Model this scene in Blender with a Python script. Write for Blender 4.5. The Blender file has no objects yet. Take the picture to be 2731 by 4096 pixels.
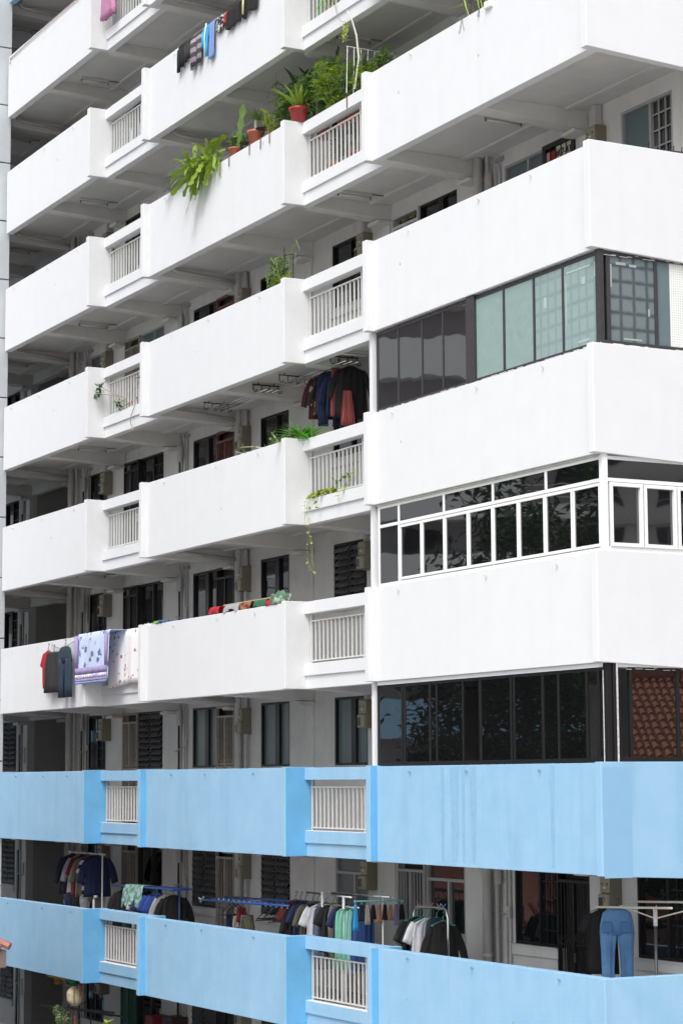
import bpy, bmesh, math, random
from mathutils import Vector, Matrix
R = math.radians
sc = bpy.context.scene
col = sc.collection

# ------------------------------------------------------------------ camera
CAM = Vector((24.1233, -16.6938, 2.6016))
YAW, PITCH, ROLL = 1.08427, 0.12071, -0.00551
cam_d = bpy.data.cameras.new('camera'); cam = bpy.data.objects.new('camera', cam_d); col.objects.link(cam)
fw = Vector((-math.sin(YAW)*math.cos(PITCH), math.cos(YAW)*math.cos(PITCH), math.sin(PITCH)))
rt_ = Vector((math.cos(YAW), math.sin(YAW), 0)); up_ = rt_.cross(fw)
r2 = rt_*math.cos(ROLL) + up_*math.sin(ROLL); u2 = -rt_*math.sin(ROLL) + up_*math.cos(ROLL)
M = Matrix((r2, u2, -fw)).transposed().to_4x4(); M.translation = CAM
cam.matrix_world = M
cam_d.sensor_fit = 'HORIZONTAL'; cam_d.sensor_width = 36; cam_d.lens = 116.337
cam_d.clip_start = 0.1; cam_d.clip_end = 1500
sc.camera = cam
# ------------------------------------------------------------------ light
SUN_AZ, SUN_EL = R(137), R(52)
w = bpy.data.worlds.new('World'); sc.world = w; w.use_nodes = True
nt = w.node_tree; bg = nt.nodes['Background']
sky = nt.nodes.new('ShaderNodeTexSky'); sky.sky_type = 'NISHITA'; sky.sun_disc = False
sky.sun_elevation = SUN_EL; sky.sun_rotation = SUN_AZ; sky.dust_density = 4; sky.air_density = 1.0
hs = nt.nodes.new('ShaderNodeHueSaturation'); hs.inputs['Saturation'].default_value = 0.22
nt.links.new(sky.outputs[0], hs.inputs['Color']); nt.links.new(hs.outputs[0], bg.inputs[0])
bg.inputs[1].default_value = 0.13
sd = bpy.data.lights.new('sun', 'SUN'); sd.energy = 1.1; sd.angle = R(28); sd.color = (1, 0.975, 0.945)
so = bpy.data.objects.new('sun', sd); col.objects.link(so)
sv = Vector((math.sin(SUN_AZ)*math.cos(SUN_EL), math.cos(SUN_AZ)*math.cos(SUN_EL), math.sin(SUN_EL)))
so.rotation_euler = (-sv).to_track_quat('-Z', 'Y').to_euler(); so.location = (20, -30, 40)
sc.view_settings.view_transform = 'Standard'; sc.view_settings.look = 'None'
sc.view_settings.exposure = 0.78; sc.view_settings.gamma = 1
sc.cycles.max_bounces = 8; sc.cycles.diffuse_bounces = 5

# ------------------------------------------------------------------ materials
MATS = {}
def mat(name, color=(.5, .5, .5), rough=.6, metal=0, bump=0, bscale=60, var=0, vscale=3, vcol=None, streak=0, spec=.5, trans=0):
    if name in MATS: return MATS[name]
    m = bpy.data.materials.new(name); m.use_nodes = True
    n = m.node_tree; b = n.nodes['Principled BSDF']
    b.inputs['Base Color'].default_value = (*color, 1); b.inputs['Roughness'].default_value = rough
    b.inputs['Metallic'].default_value = metal; b.inputs['Specular IOR Level'].default_value = spec
    tc = n.nodes.new('ShaderNodeTexCoord')
    last = None
    if var:
        no = n.nodes.new('ShaderNodeTexNoise'); no.inputs['Scale'].default_value = vscale; no.inputs['Detail'].default_value = 6; no.inputs['Roughness'].default_value = .6
        n.links.new(tc.outputs['Object'], no.inputs['Vector'])
        mx = n.nodes.new('ShaderNodeMix'); mx.data_type = 'RGBA'
        mr = n.nodes.new('ShaderNodeMapRange'); mr.inputs[1].default_value = .3; mr.inputs[2].default_value = .7
        n.links.new(no.outputs[0], mr.inputs[0]); n.links.new(mr.outputs[0], mx.inputs[0])
        mx.inputs[6].default_value = (*color, 1)
        mx.inputs[7].default_value = (*(vcol or tuple(c*(1-var) for c in color)), 1)
        last = mx.outputs[2]
    if streak:
        mp = n.nodes.new('ShaderNodeMapping'); mp.inputs['Scale'].default_value = (3.2, 3.2, .22)
        n2 = n.nodes.new('ShaderNodeTexNoise'); n2.inputs['Scale'].default_value = 1.3; n2.inputs['Detail'].default_value = 5
        n.links.new(tc.outputs['Object'], mp.inputs[0]); n.links.new(mp.outputs[0], n2.inputs['Vector'])
        m2 = n.nodes.new('ShaderNodeMapRange'); m2.inputs[1].default_value = .52; m2.inputs[2].default_value = .75; m2.inputs[4].default_value = streak
        n.links.new(n2.outputs[0], m2.inputs[0])
        x2 = n.nodes.new('ShaderNodeMix'); x2.data_type = 'RGBA'; n.links.new(m2.outputs[0], x2.inputs[0])
        if last: n.links.new(last, x2.inputs[6])
        else: x2.inputs[6].default_value = (*color, 1)
        x2.inputs[7].default_value = (*[c*.62 for c in color], 1); last = x2.outputs[2]
    if last: n.links.new(last, b.inputs['Base Color'])
    if bump:
        bn = n.nodes.new('ShaderNodeTexNoise'); bn.inputs['Scale'].default_value = bscale; bn.inputs['Detail'].default_value = 5
        n.links.new(tc.outputs['Object'], bn.inputs['Vector'])
        bp = n.nodes.new('ShaderNodeBump'); bp.inputs['Strength'].default_value = bump; bp.inputs['Distance'].default_value = .02
        n.links.new(bn.outputs[0], bp.inputs['Height']); n.links.new(bp.outputs[0], b.inputs['Normal'])
    MATS[name] = m; return m

def pattern(name, c1, c2, kind, scale=8, thr=.5, rough=.85):
    """two-colour cloth: stripes / flowers / checks / blotches"""
    if name in MATS: return MATS[name]
    m = mat(name, c1, rough); n = m.node_tree; b = n.nodes['Principled BSDF']
    tc = n.nodes.new('ShaderNodeTexCoord')
    if kind in ('stripes', 'vstripes'):
        sp = n.nodes.new('ShaderNodeSeparateXYZ'); n.links.new(tc.outputs['Object'], sp.inputs[0])
        mu = n.nodes.new('ShaderNodeMath'); mu.operation = 'MULTIPLY'; mu.inputs[1].default_value = scale
        n.links.new(sp.outputs[2 if kind == 'stripes' else 0], mu.inputs[0])
        fr = n.nodes.new('ShaderNodeMath'); fr.operation = 'FRACT'; n.links.new(mu.outputs[0], fr.inputs[0]); src = fr.outputs[0]
        op = 'GREATER_THAN'
    elif kind == 'flowers':
        vo = n.nodes.new('ShaderNodeTexVoronoi'); vo.inputs['Scale'].default_value = scale
        no = n.nodes.new('ShaderNodeTexNoise'); no.inputs['Scale'].default_value = scale*5
        ad = n.nodes.new('ShaderNodeMath'); ad.operation = 'MULTIPLY_ADD'; ad.inputs[1].default_value = .55
        n.links.new(tc.outputs['Object'], vo.inputs['Vector']); n.links.new(tc.outputs['Object'], no.inputs['Vector'])
        n.links.new(no.outputs[0], ad.inputs[0]); n.links.new(vo.outputs['Distance'], ad.inputs[2]); src = ad.outputs[0]; op = 'LESS_THAN'
    else:
        no = n.nodes.new('ShaderNodeTexNoise'); no.inputs['Scale'].default_value = scale; no.inputs['Detail'].default_value = 3
        n.links.new(tc.outputs['Object'], no.inputs['Vector']); src = no.outputs[0]; op = 'GREATER_THAN'
    g = n.nodes.new('ShaderNodeMath'); g.operation = op; g.inputs[1].default_value = thr; n.links.new(src, g.inputs[0])
    mx = n.nodes.new('ShaderNodeMix'); mx.data_type = 'RGBA'; n.links.new(g.outputs[0], mx.inputs[0])
    mx.inputs[6].default_value = (*c1, 1); mx.inputs[7].default_value = (*c2, 1); n.links.new(mx.outputs[2], b.inputs['Base Color'])
    return m

def glass(name, color, wav=.12, wscale=2.2, rough=.03, spec=.5, ior=1.5):
    m = mat(name, color, rough, spec=spec); n = m.node_tree; b = n.nodes['Principled BSDF']; b.inputs['IOR'].default_value = ior
    tc = n.nodes.new('ShaderNodeTexCoord'); no = n.nodes.new('ShaderNodeTexNoise'); no.inputs['Scale'].default_value = wscale; no.inputs['Detail'].default_value = 1
    n.links.new(tc.outputs['Object'], no.inputs['Vector'])
    bp = n.nodes.new('ShaderNodeBump'); bp.inputs['Strength'].default_value = wav; bp.inputs['Distance'].default_value = .05
    n.links.new(no.outputs[0], bp.inputs['Height']); n.links.new(bp.outputs[0], b.inputs['Normal'])
    return m

def grid_glass(name, c1, c2, axis, s1, s2, o1=0, o2=0):  # frosted glass with a blurred grille shadow painted into its colour
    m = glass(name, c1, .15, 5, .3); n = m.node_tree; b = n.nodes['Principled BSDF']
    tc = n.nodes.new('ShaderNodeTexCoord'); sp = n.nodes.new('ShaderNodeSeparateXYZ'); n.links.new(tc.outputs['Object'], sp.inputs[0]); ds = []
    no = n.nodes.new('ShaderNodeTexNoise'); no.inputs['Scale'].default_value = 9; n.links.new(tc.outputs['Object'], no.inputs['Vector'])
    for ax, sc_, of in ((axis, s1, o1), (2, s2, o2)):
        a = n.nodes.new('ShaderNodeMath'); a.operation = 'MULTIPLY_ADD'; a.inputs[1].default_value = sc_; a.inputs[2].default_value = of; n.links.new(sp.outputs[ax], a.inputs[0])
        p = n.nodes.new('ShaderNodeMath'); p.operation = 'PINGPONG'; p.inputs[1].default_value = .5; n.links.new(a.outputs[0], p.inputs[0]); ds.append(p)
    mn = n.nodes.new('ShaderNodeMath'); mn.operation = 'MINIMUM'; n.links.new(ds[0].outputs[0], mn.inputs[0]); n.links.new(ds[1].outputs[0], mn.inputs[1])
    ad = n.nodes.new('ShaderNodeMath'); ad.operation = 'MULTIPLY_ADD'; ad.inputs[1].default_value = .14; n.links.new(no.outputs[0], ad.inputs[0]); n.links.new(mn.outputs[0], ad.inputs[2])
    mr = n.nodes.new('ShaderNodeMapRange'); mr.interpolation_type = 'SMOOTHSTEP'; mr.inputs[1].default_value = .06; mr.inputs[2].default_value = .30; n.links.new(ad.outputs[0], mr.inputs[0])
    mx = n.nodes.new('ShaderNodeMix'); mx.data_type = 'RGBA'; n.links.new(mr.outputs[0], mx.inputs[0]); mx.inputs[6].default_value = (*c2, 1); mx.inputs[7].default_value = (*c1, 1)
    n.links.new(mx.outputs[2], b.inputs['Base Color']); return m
white = mat('white_plaster', (.685, .698, .72), .75, bump=.1, bscale=45, var=.035, vscale=2.5, streak=.06)
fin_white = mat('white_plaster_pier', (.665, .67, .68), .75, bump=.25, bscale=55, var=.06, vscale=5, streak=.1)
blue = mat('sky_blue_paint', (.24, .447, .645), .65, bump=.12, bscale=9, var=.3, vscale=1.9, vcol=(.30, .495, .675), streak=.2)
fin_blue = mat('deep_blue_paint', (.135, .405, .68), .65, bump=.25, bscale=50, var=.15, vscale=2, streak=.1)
tower_m = mat('grey_tower_paint', (.50, .53, .56), .7, bump=.15, var=.08, streak=.15)
wall_m = mat('corridor_plaster', (.71, .70, .685), .8, bump=.25, bscale=35, var=.13, vscale=2.2, streak=.2)
soffit = mat('soffit_paint', (.66, .66, .65), .85, bump=.25, bscale=50, var=.1, vscale=2)
beam_m = mat('beam_paint', (.67, .665, .65), .85, bump=.2, bscale=40, var=.1, vscale=3)
floor_m = mat('corridor_cement', (.30, .29, .28), .85, bump=.2, var=.2)
ledge_top = mat('ledge_cement', (.75, .72, .74), .8, var=.12, vscale=9)
dark_room = mat('dark_room', (.05, .05, .05), .9)
rail_m = mat('grey_white_railing_paint', (.62, .63, .62), .45, var=.1, vscale=12)
rail_cream = mat('pale_railing_paint', (.60, .595, .585), .5, var=.15, vscale=12)
al_white = mat('white_frame', (.78, .79, .80), .35)
al_grey = mat('grey_bronze_frame', (.055, .052, .055), .4, metal=.2, var=.25, vscale=14)
al_black = mat('black_frame', (.014, .014, .015), .35, metal=.2)
al_silver = mat('silver_frame', (.42, .42, .42), .4, metal=.3)
chip = mat('chipped_white_paint', (.7, .7, .68), .8, var=.5, vscale=30)
g_black = glass('black_glass', (.006, .006, .007), .03, 1.3, .015, ior=2.3)
g_tint = glass('tinted_glass', (.012, .012, .013), .05, 1.5, .015, ior=2.6)
g_dark = glass('dark_window_glass', (.012, .013, .015), .03, 1.5, .02, ior=1.7)
g_frost = glass('frosted_glass', (.12, .15, .155), .05, 3, .28)
g_green = glass('green_frosted_glass', (.24, .335, .325), .3, 5, .3)
g_grid = grid_glass('frosted_glass_grille_shadow', (.26, .35, .345), (.205, .285, .28), 0, 5.2, 4.4)  # painted grille shadow, no grille is built behind these panes
g_grid2 = grid_glass('dark_frosted_glass_grille_shadow', (.15, .185, .195), (.055, .07, .075), 1, 4.6, 4.6, .1, .2)
g_green2 = glass('dark_green_frosted_glass', (.12, .165, .18), .1, 6, .3)
louvre_m = glass('louvre_slat_glass', (.07, .07, .075), .05, 3, .25)
gate_w = mat('pale_gate_paint', (.42, .37, .32), .45, var=.3, vscale=18)
gate_b = mat('black_gate_paint', (.018, .018, .018), .4)
gate_r = mat('rusty_red_gate_paint', (.22, .09, .07), .55, var=.3, vscale=14)
gate_g = mat('green_gate_paint', (.02, .13, .09), .45)
pipe_m = mat('pipe_paint', (.52, .51, .50), .55, var=.15, vscale=7)
meter_m = mat('meter_beige', (.36, .34, .25), .5, var=.2, vscale=8)
meter_s = mat('meter_dark_side', (.20, .18, .14), .6)
wht = mat('white_plastic', (.75, .75, .74), .4)
blk = mat('black_plastic', (.015, .015, .016), .4)
steel = mat('steel_tube', (.62, .62, .60), .22, metal=1)
dsteel = mat('dark_steel', (.12, .12, .12), .4, metal=.6)
bluepole = mat('blue_pole', (.03, .09, .32), .3)
trunk_m = mat('bark', (.10, .075, .05), .9, bump=.6, bscale=25, var=.3)
tile_m = mat('terracotta_tile', (.44, .175, .11), .75, bump=.3, bscale=40, var=.35, vscale=6)
pink_tile = mat('pale_terracotta', (.44, .19, .15), .7, var=.25, vscale=9)

def leafmat(name, c, c2):
    m = mat(name, c, .45, var=.5, vscale=7, vcol=c2)
    m.node_tree.nodes['Principled BSDF'].inputs['Specular IOR Level'].default_value = .4
    n = m.node_tree; b = n.nodes['Principled BSDF']
    src = b.inputs['Base Color'].links[0].from_socket
    tr = n.nodes.new('ShaderNodeBsdfTranslucent'); n.links.new(src, tr.inputs[0])
    ms = n.nodes.new('ShaderNodeMixShader'); ms.inputs[0].default_value = .3
    n.links.new(b.outputs[0], ms.inputs[1]); n.links.new(tr.outputs[0], ms.inputs[2])
    n.links.new(ms.outputs[0], n.nodes['Material Output'].inputs[0]); return m
lf_bright = leafmat('bright_leaf', (.15, .27, .025), (.28, .39, .05))
lf_yellow = leafmat('yellow_green_leaf', (.27, .36, .03), (.42, .48, .08))
lf_mid = leafmat('mid_leaf', (.09, .185, .04), (.19, .31, .085))
lf_dark = leafmat('dark_leaf', (.018, .055, .018), (.035, .09, .03))
lf_pale = leafmat('pale_leaf', (.15, .25, .10), (.28, .36, .16))
lf_tree = leafmat('tree_leaf', (.02, .05, .012), (.045, .10, .02))
stem_m = mat('dry_stem', (.30, .25, .19), .8)
gstem_m = mat('green_stem', (.22, .30, .08), .6)
pot_o = mat('orange_clay_pot', (.42, .13, .075), .6, var=.15)
pot_r = mat('red_plastic_pot', (.32, .028, .028), .4)

# ------------------------------------------------------------------ mesh helpers
def bm_new(): return bmesh.new()
def box(bm, x0, x1, y0, y1, z0, z1):
    v = [bm.verts.new(p) for p in ((x0, y0, z0), (x1, y0, z0), (x1, y1, z0), (x0, y1, z0), (x0, y0, z1), (x1, y0, z1), (x1, y1, z1), (x0, y1, z1))]
    for f in ((0, 3, 2, 1), (4, 5, 6, 7), (0, 1, 5, 4), (1, 2, 6, 5), (2, 3, 7, 6), (3, 0, 4, 7)): bm.faces.new([v[i] for i in f])
    return v
def frame_of(d):
    d = d.normalized(); a = Vector((0, 0, 1)) if abs(d.z) < .9 else Vector((1, 0, 0))
    s = d.cross(a).normalized(); return s, s.cross(d).normalized()
def pipe(bm, pts, rad, n=6):
    pts = [Vector(p) for p in pts]; rings = []
    for i, p in enumerate(pts):
        d = (pts[min(i+1, len(pts)-1)] - pts[max(i-1, 0)])
        if d.length < 1e-6: d = Vector((0, 0, 1))
        s, u = frame_of(d); r = rad[i] if isinstance(rad, (list, tuple)) else rad
        rings.append([bm.verts.new(p + s*math.cos(6.2832*k/n)*r + u*math.sin(6.2832*k/n)*r) for k in range(n)])
    for a, b in zip(rings, rings[1:]):
        for k in range(n): bm.faces.new((a[k], a[(k+1) % n], b[(k+1) % n], b[k]))
    bm.faces.new(rings[0][::-1]); bm.faces.new(rings[-1])
def lathe(bm, prof, c=(0, 0, 0), n=24, ripple=0, rn=12):
    rings = []
    for r, z in prof:
        rings.append([bm.verts.new((c[0]+(r*(1+ripple*math.cos(rn*6.2832*k/n)))*math.cos(6.2832*k/n), c[1]+(r*(1+ripple*math.cos(rn*6.2832*k/n)))*math.sin(6.2832*k/n), c[2]+z)) for k in range(n)])
    for a, b in zip(rings, rings[1:]):
        for k in range(n): bm.faces.new((a[k], a[(k+1) % n], b[(k+1) % n], b[k]))
    bm.faces.new(rings[0][::-1]); bm.faces.new(rings[-1])
def mesh_of(name, bm, m, smooth=False):
    bmesh.ops.recalc_face_normals(bm, faces=bm.faces)
    me = bpy.data.meshes.new(name); bm.to_mesh(me); bm.free()
    for k in (m if isinstance(m, (list, tuple)) else [m]): me.materials.append(k)
    if smooth: me.polygons.foreach_set('use_smooth', [True]*len(me.polygons))
    return me
def obj(name, bm, m, parent=None, smooth=False, world=False, bevel=0, label=None):
    o = bpy.data.objects.new(name, mesh_of(name, bm, m, smooth)); col.objects.link(o)
    if parent:
        o.parent = parent
        if world:
            q = parent; off = Vector((0, 0, 0))
            while q: off += q.location; q = q.parent
            o.location = -off
    if bevel:
        b = o.modifiers.new('bevel', 'BEVEL'); b.width = bevel; b.segments = 2; b.limit_method = 'ANGLE'
    if label: o['label'] = label
    return o
def tag(o, label, cat, group=None):
    o['label'] = label; o['category'] = cat
    if group: o['group'] = group
    return o
def thing(name, loc, label, cat, group=None, rz=0):
    o = bpy.data.objects.new(name, None); col.objects.link(o); o.location = loc; o.rotation_euler = (0, 0, rz); o.empty_display_size = .2
    return tag(o, label, cat, group)
def struct(o): o['kind'] = 'structure'; return o
def dup(root, loc, label, rz=None):
    r = root.copy(); col.objects.link(r); r.location = loc; r['label'] = label
    if rz is not None: r.rotation_euler = (0, 0, rz)
    for ch in list(root.children):
        c = ch.copy(); col.objects.link(c); c.parent = r
        for g in list(ch.children):
            d = g.copy(); col.objects.link(d); d.parent = c
    return r

# ------------------------------------------------------------------ ground
bm = bm_new(); v = [bm.verts.new(p) for p in ((-600, -600, -6.73), (600, -600, -6.73), (600, 600, -6.73), (-600, 600, -6.73))]; bm.faces.new(v)
struct(obj('ground', bm, mat('ground_paving', (.46, .45, .43), .9, var=.2, vscale=.3, bump=.2)))

# ------------------------------------------------------------------ the apartment block
H, HB, HG = 2.8, 1.476, 1.549
P, RR, RT, TF, TH = .12, .278, .243, .141, .16
block = thing('apartment_block', (-12, 1, -6.73), 'white slab block with open access corridors and two sky blue parapet bands', 'building')
def part(name, bm, m, parent=None, **k): return obj(name, bm, m, parent or block, world=True, **k)
KS = range(-1, 9)
SEGS = {'C': (-6.451, -.141), 'B': (-15.708, -9.276), 'A': (-24.125, -18.534), 'D': (-33.9, -27.9)}
BAYS = {'BC': (-9.276, -6.451), 'AB': (-18.534, -15.708)}
rnd = random.Random(5)
def hookbm():
    b = bm_new(); pipe(b, [(0, 0, 0), (0, -.03, 0)], .006, 5)
    pts = [(.0 + .022*math.cos(a), -.03, .0 + .022*math.sin(a)) for a in [i*.6 for i in range(9)]]
    pipe(b, pts, .005, 5); return b
hook_me = mesh_of('eye_hook', hookbm(), mat('hook_white', (.55, .56, .58), .5))
hook_blue = hook_me.copy(); hook_blue.materials[0] = mat('hook_blue', (.12, .24, .38), .5)
for k in KS:
    z = k*H; zb = z-HB
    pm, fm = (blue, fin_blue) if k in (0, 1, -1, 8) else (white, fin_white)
    for s, (x0, x1) in SEGS.items():
        b = bm_new()
        xa = x0 + (TF if s in 'BC' else 0); xb = x1 - (TF if s != 'C' else 0)
        box(b, xa, xb, 0, TH, zb, z)
        pa = part('parapet', b, pm, bevel=.008)
        fins = []
        if s in 'BC': fins.append((x0, x0+TF))
        if s in 'AB': fins.append((x1-TF, x1))
        for fx0, fx1 in fins:
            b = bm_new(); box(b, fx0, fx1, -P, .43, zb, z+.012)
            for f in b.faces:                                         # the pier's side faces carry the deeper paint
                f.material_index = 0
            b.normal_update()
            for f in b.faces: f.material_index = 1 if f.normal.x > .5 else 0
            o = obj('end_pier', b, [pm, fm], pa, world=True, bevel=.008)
        for j in range(3):
            hx = xa + (xb-xa)*(.16+.33*j+rnd.uniform(-.06, .06))
            if s == 'D' or k > 7: continue
            h = bpy.data.objects.new('eye_hook', hook_blue if k in (0, 1) else hook_me); col.objects.link(h); h.parent = pa
            h.location = Vector((hx, -.002, z-.10))
    # gable parapet: its underside drops slightly towards the back
    b = bm_new(); v = box(b, -TF, 0, -P, 2.35, zb, z+.012)
    for q in v:
        if q.co.z < z-.5 and q.co.y > 1: q.co.z = z-HB-.105
    part('gable_parapet', b, pm, bevel=.008)
    for s, (x0, x1) in BAYS.items():
        b = bm_new()
        box(b, x0, x1, RR, RR+.155, zb, z-1.255)
        box(b, x0, x1, RT, RT+.19, z-1.255, z-1.052)
        box(b, x0, x1, RT, RT+.19, z-.205, z)
        part('bay_beam', b, pm, bevel=.006)
        if k in (0, 1):
            b = bm_new(); box(b, x0+.002, x1-.002, RT+.004, RT+.185, z-1.052, z-1.046); part('ledge_cap', b, ledge_top)
    # slab
    b = bm_new(); box(b, -34, -.142, .434, 6, z-1.265, z-1.13)
    for s, (x0, x1) in SEGS.items():
        box(b, x0+(TF if s in 'BC' else 0), x1-(TF if s in 'AB' else 0), .161, .434, z-1.265, z-1.13)
    o = part('floor_slab', b, [soffit, floor_m])
    for f in o.data.polygons: f.material_index = 1 if f.normal.z > .5 else 0
# roof over the top storey
b = bm_new(); box(b, -34.2, .2, -.3, 6.2, 9*H-1.2, 9*H-.9); part('roof', b, white)

for x, z in ((-5.42, 13.42), (-5.42, 10.64), (-5.44, 7.81), (-20.78, 16.25), (-20.83, 13.45), (-20.85, 10.64), (-20.9, 7.85), (-20.87, 2.27), (-19.57, 2.26), (-5.41, -.7), (-2.43, -.77), (-13.2, 10.6), (-12.1, 7.5), (-3.0, 13.3)):
    q = random.Random(int(x*100)); b = bm_new(); c0 = (x, -.0035, z); ring = [b.verts.new((x+q.uniform(.006, .02)*math.cos(a*.785), -.0035, z+q.uniform(.01, .04)*math.sin(a*.785))) for a in range(8)]; b.faces.new(ring)
    part('plaster_chip', b, mat('bare_cement', (.36, .36, .36), .9, var=.4, vscale=40))

# railings in the bays
for k in KS:
    z = k*H
    for s in ('BC', 'AB'):
        x0, x1 = BAYS[s]; b = bm_new(); y = .365
        for px in (x0+.05, x0+(x1-x0)*.68): box(b, px-.016, px+.016, y-.016, y+.016, z-1.05, z-.205)
        for zz in (z-.325, z-1.0): box(b, x0+.02, x1-.01, y-.018, y+.018, zz-.011, zz+.011)
        n = 19
        for i in range(1, n):
            px = x0+.05 + (x1-x0-.06)*i/n
            if abs(px-(x0+(x1-x0)*.68)) < .05: continue
            box(b, px-.0065, px+.0065, y-.017, y+.017, z-.995, z-.33)
        part('railing', b, rail_cream if k < 2 else rail_m)

# pilasters and cross beams
PX = [-.30, -3.225, -6.295, -9.42, -12.47, -15.552, -18.69, -21.75, -24.88, -27.9, -31]
for k in KS:
    z = k*H
    for i, px in enumerate(PX):
        b = bm_new(); box(b, px-.145, px+.145, 1.955, 1.999, z-1.13, z+1.20)
        part('pilaster', b, wall_m, bevel=.008)
        inbay = any(a-.2 < px-.1 < c for a, c in BAYS.values()); y0 = .436 if px in (-9.42, -18.69) or any(a < px < c for a, c in BAYS.values()) else .164
        if i == 0: continue
        b = bm_new(); v = box(b, px-.15, px+.15, y0, 1.999, z-HB+.004, z-1.264)
        for q in v:
            if q.co.z < z-1.4 and q.co.y > 1: q.co.z -= .085
        # haunch on the pilaster
        part('cross_beam', b, beam_m, bevel=.006)
        b = bm_new(); box(b, px-.19, px+.19, 1.70, 1.998, z-HB-.15, z-HB-.086); part('beam_bracket', b, beam_m, bevel=.012)

# back wall with its openings (x0, x1, sill, head, kind)
def openings(k):
    return [(-29.67, -28.65, .05, 1.28, 'w'), (-27.75, -25.03, -1.13, 1.28, 'lobby'), (-23.9, -22.66, .05, 1.28, 'w'), (-21.6, -20.76, -1.13, 1.28, 'g'), (-20.755, -19.42, .05, 1.28, 'w'),
            (-17.86, -16.625, .05, 1.28, 'w'), (-16.62, -15.76, -1.13, 1.28, 'g'), (-14.61, -13.36, .05, 1.28, 'w'), (-11.53, -10.27, .05, 1.28, 'w'),
            (-9.19, -8.26, -1.13, 1.28, 'g'), (-8.255, -7.0, .05, 1.28, 'w'), (-5.5, -4.265, .05, 1.28, 'w'), (-4.26, -3.37, -1.13, 1.28, 'g'), (-2.23, -.95, .05, 1.28, 'w')]
YW = 2.0
for k in KS:
    z = k*H; b = bm_new(); x = -34; T0, T1 = z-1.13, z+1.535
    for x0, x1, a, c, kd in openings(k):
        if x0 > x+.02: box(b, x, x0, YW, YW+.15, T0, T1)
        box(b, x0, x1, YW, YW+.15, z+c, T1)
        if a > -1: box(b, x0, x1, YW, YW+.15, T0, z+a)
        x = x1
    box(b, x, -.145, YW, YW+.15, T0, T1)
    part('corridor_wall', b, wall_m)
    # lobby recess and a dark back to the flats
    b = bm_new(); box(b, -28.2, -24.6, 3.4, 3.5, T0, T1); box(b, -28.2, -27.76, YW+.151, 3.4, T0, T1); box(b, -25.02, -24.6, YW+.151, 3.4, T0, T1)
    part('lobby_wall', b, mat('lobby_paint', (.45, .44, .43), .8, var=.15))
b = bm_new(); box(b, -34, -.15, 5.8, 5.99, -6.73, 8.5*H); box(b, -34.2, -34.0, .5, 6, -6.73, 8.5*H); box(b, -.14, -.02, 2.36, 6, -6.73, 8.5*H)
part('end_wall', b, white)
# far left: the lift tower that stands proud of the corridors, with panel joints
tower = thing('lift_tower', (-25.5, -2, -6.73), 'pale grey windowless tower with recessed joints at the left edge of the photo', 'building')
b = bm_new(); zz = -6.73; J = 1.4
while zz < 27:
    box(b, -27.2, -24.2, -5, .105, zz, zz+J-.03); zz += J
obj('wall', b, tower_m, tower, world=True, bevel=.006)
b = bm_new(); box(b, -27.18, -24.23, -4.97, .075, -6.73, 26.9); obj('joint', b, mat('joint_grey', (.12, .12, .13), .9), tower, world=True)

# ------------------------------------------------------------------ windows and gates
def window(k, x0, x1, z0, z1, style, fr, gl):
    y = YW+.055; e = .045; b = bm_new()
    box(b, x0+.002, x0+e, y-.05, y+.03, z0+.002, z1-.002); box(b, x1-e, x1-.002, y-.05, y+.03, z0+.002, z1-.002)
    box(b, x0+e, x1-e, y-.05, y+.03, z0+.002, z0+e); box(b, x0+e, x1-e, y-.05, y+.03, z1-e, z1-.002)
    zt = z1-e
    if style in ('transom',):
        zt = z1-.36; box(b, x0+e, x1-e, y-.052, y+.03, zt, zt+.05)
    xm = x0+(x1-x0)*(.56 if style != 'louvre' else .5)
    mw = {'wide': .085, 'louvre': .02}.get(style, .03)
    box(b, xm-mw, xm+mw, y-.045, y+.03, z0+e, zt)
    if style == 'grid':
        for j in range(1, 5): box(b, xm+mw, x1-e, y-.03, y-.01, z0+(z1-z0)*j/5-.011, z0+(z1-z0)*j/5+.011)
        for j in range(1, 3): xx = xm+mw+(x1-e-xm-mw)*j/3; box(b, xx-.01, xx+.01, y-.029, y-.011, z0+e, z1-e)
    f = part('window', b, fr)
    b = bm_new(); box(b, x0-.05, x1+.03, YW-.07, YW-.002, z0-.02, z0); box(b, x0-.03, x1+.02, YW-.05, YW-.002, z0-.16, z0-.02); obj('sill', b, wall_m, f, world=True)
    cells = [(x0+e, xm-mw, z0+e, zt), (xm+mw, x1-e, z0+e, zt)]
    if zt < z1-e-.01: cells.append((x0+e, x1-e, zt+.05, z1-e))
    for ci, (a, c, d, g) in enumerate(cells):
        b = bm_new(); box(b, a, c, y+.004, y+.014, d, g); obj('pane', b, g_black if style == 'grid' and fr is al_silver and ci == 1 else gl, f, world=True)
        if style == 'louvre':
            b = bm_new(); n = 9
            for j in range(n):
                zc = d+(g-d)*(j+.5)/n; v = box(b, a+.01, c-.01, y-.04, y-.034, zc-.06, zc+.06)
                for q in v: q.co.y += (-.055 if q.co.z < zc else .02)
            obj('louvre', b, louvre_m, f, world=True)
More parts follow.
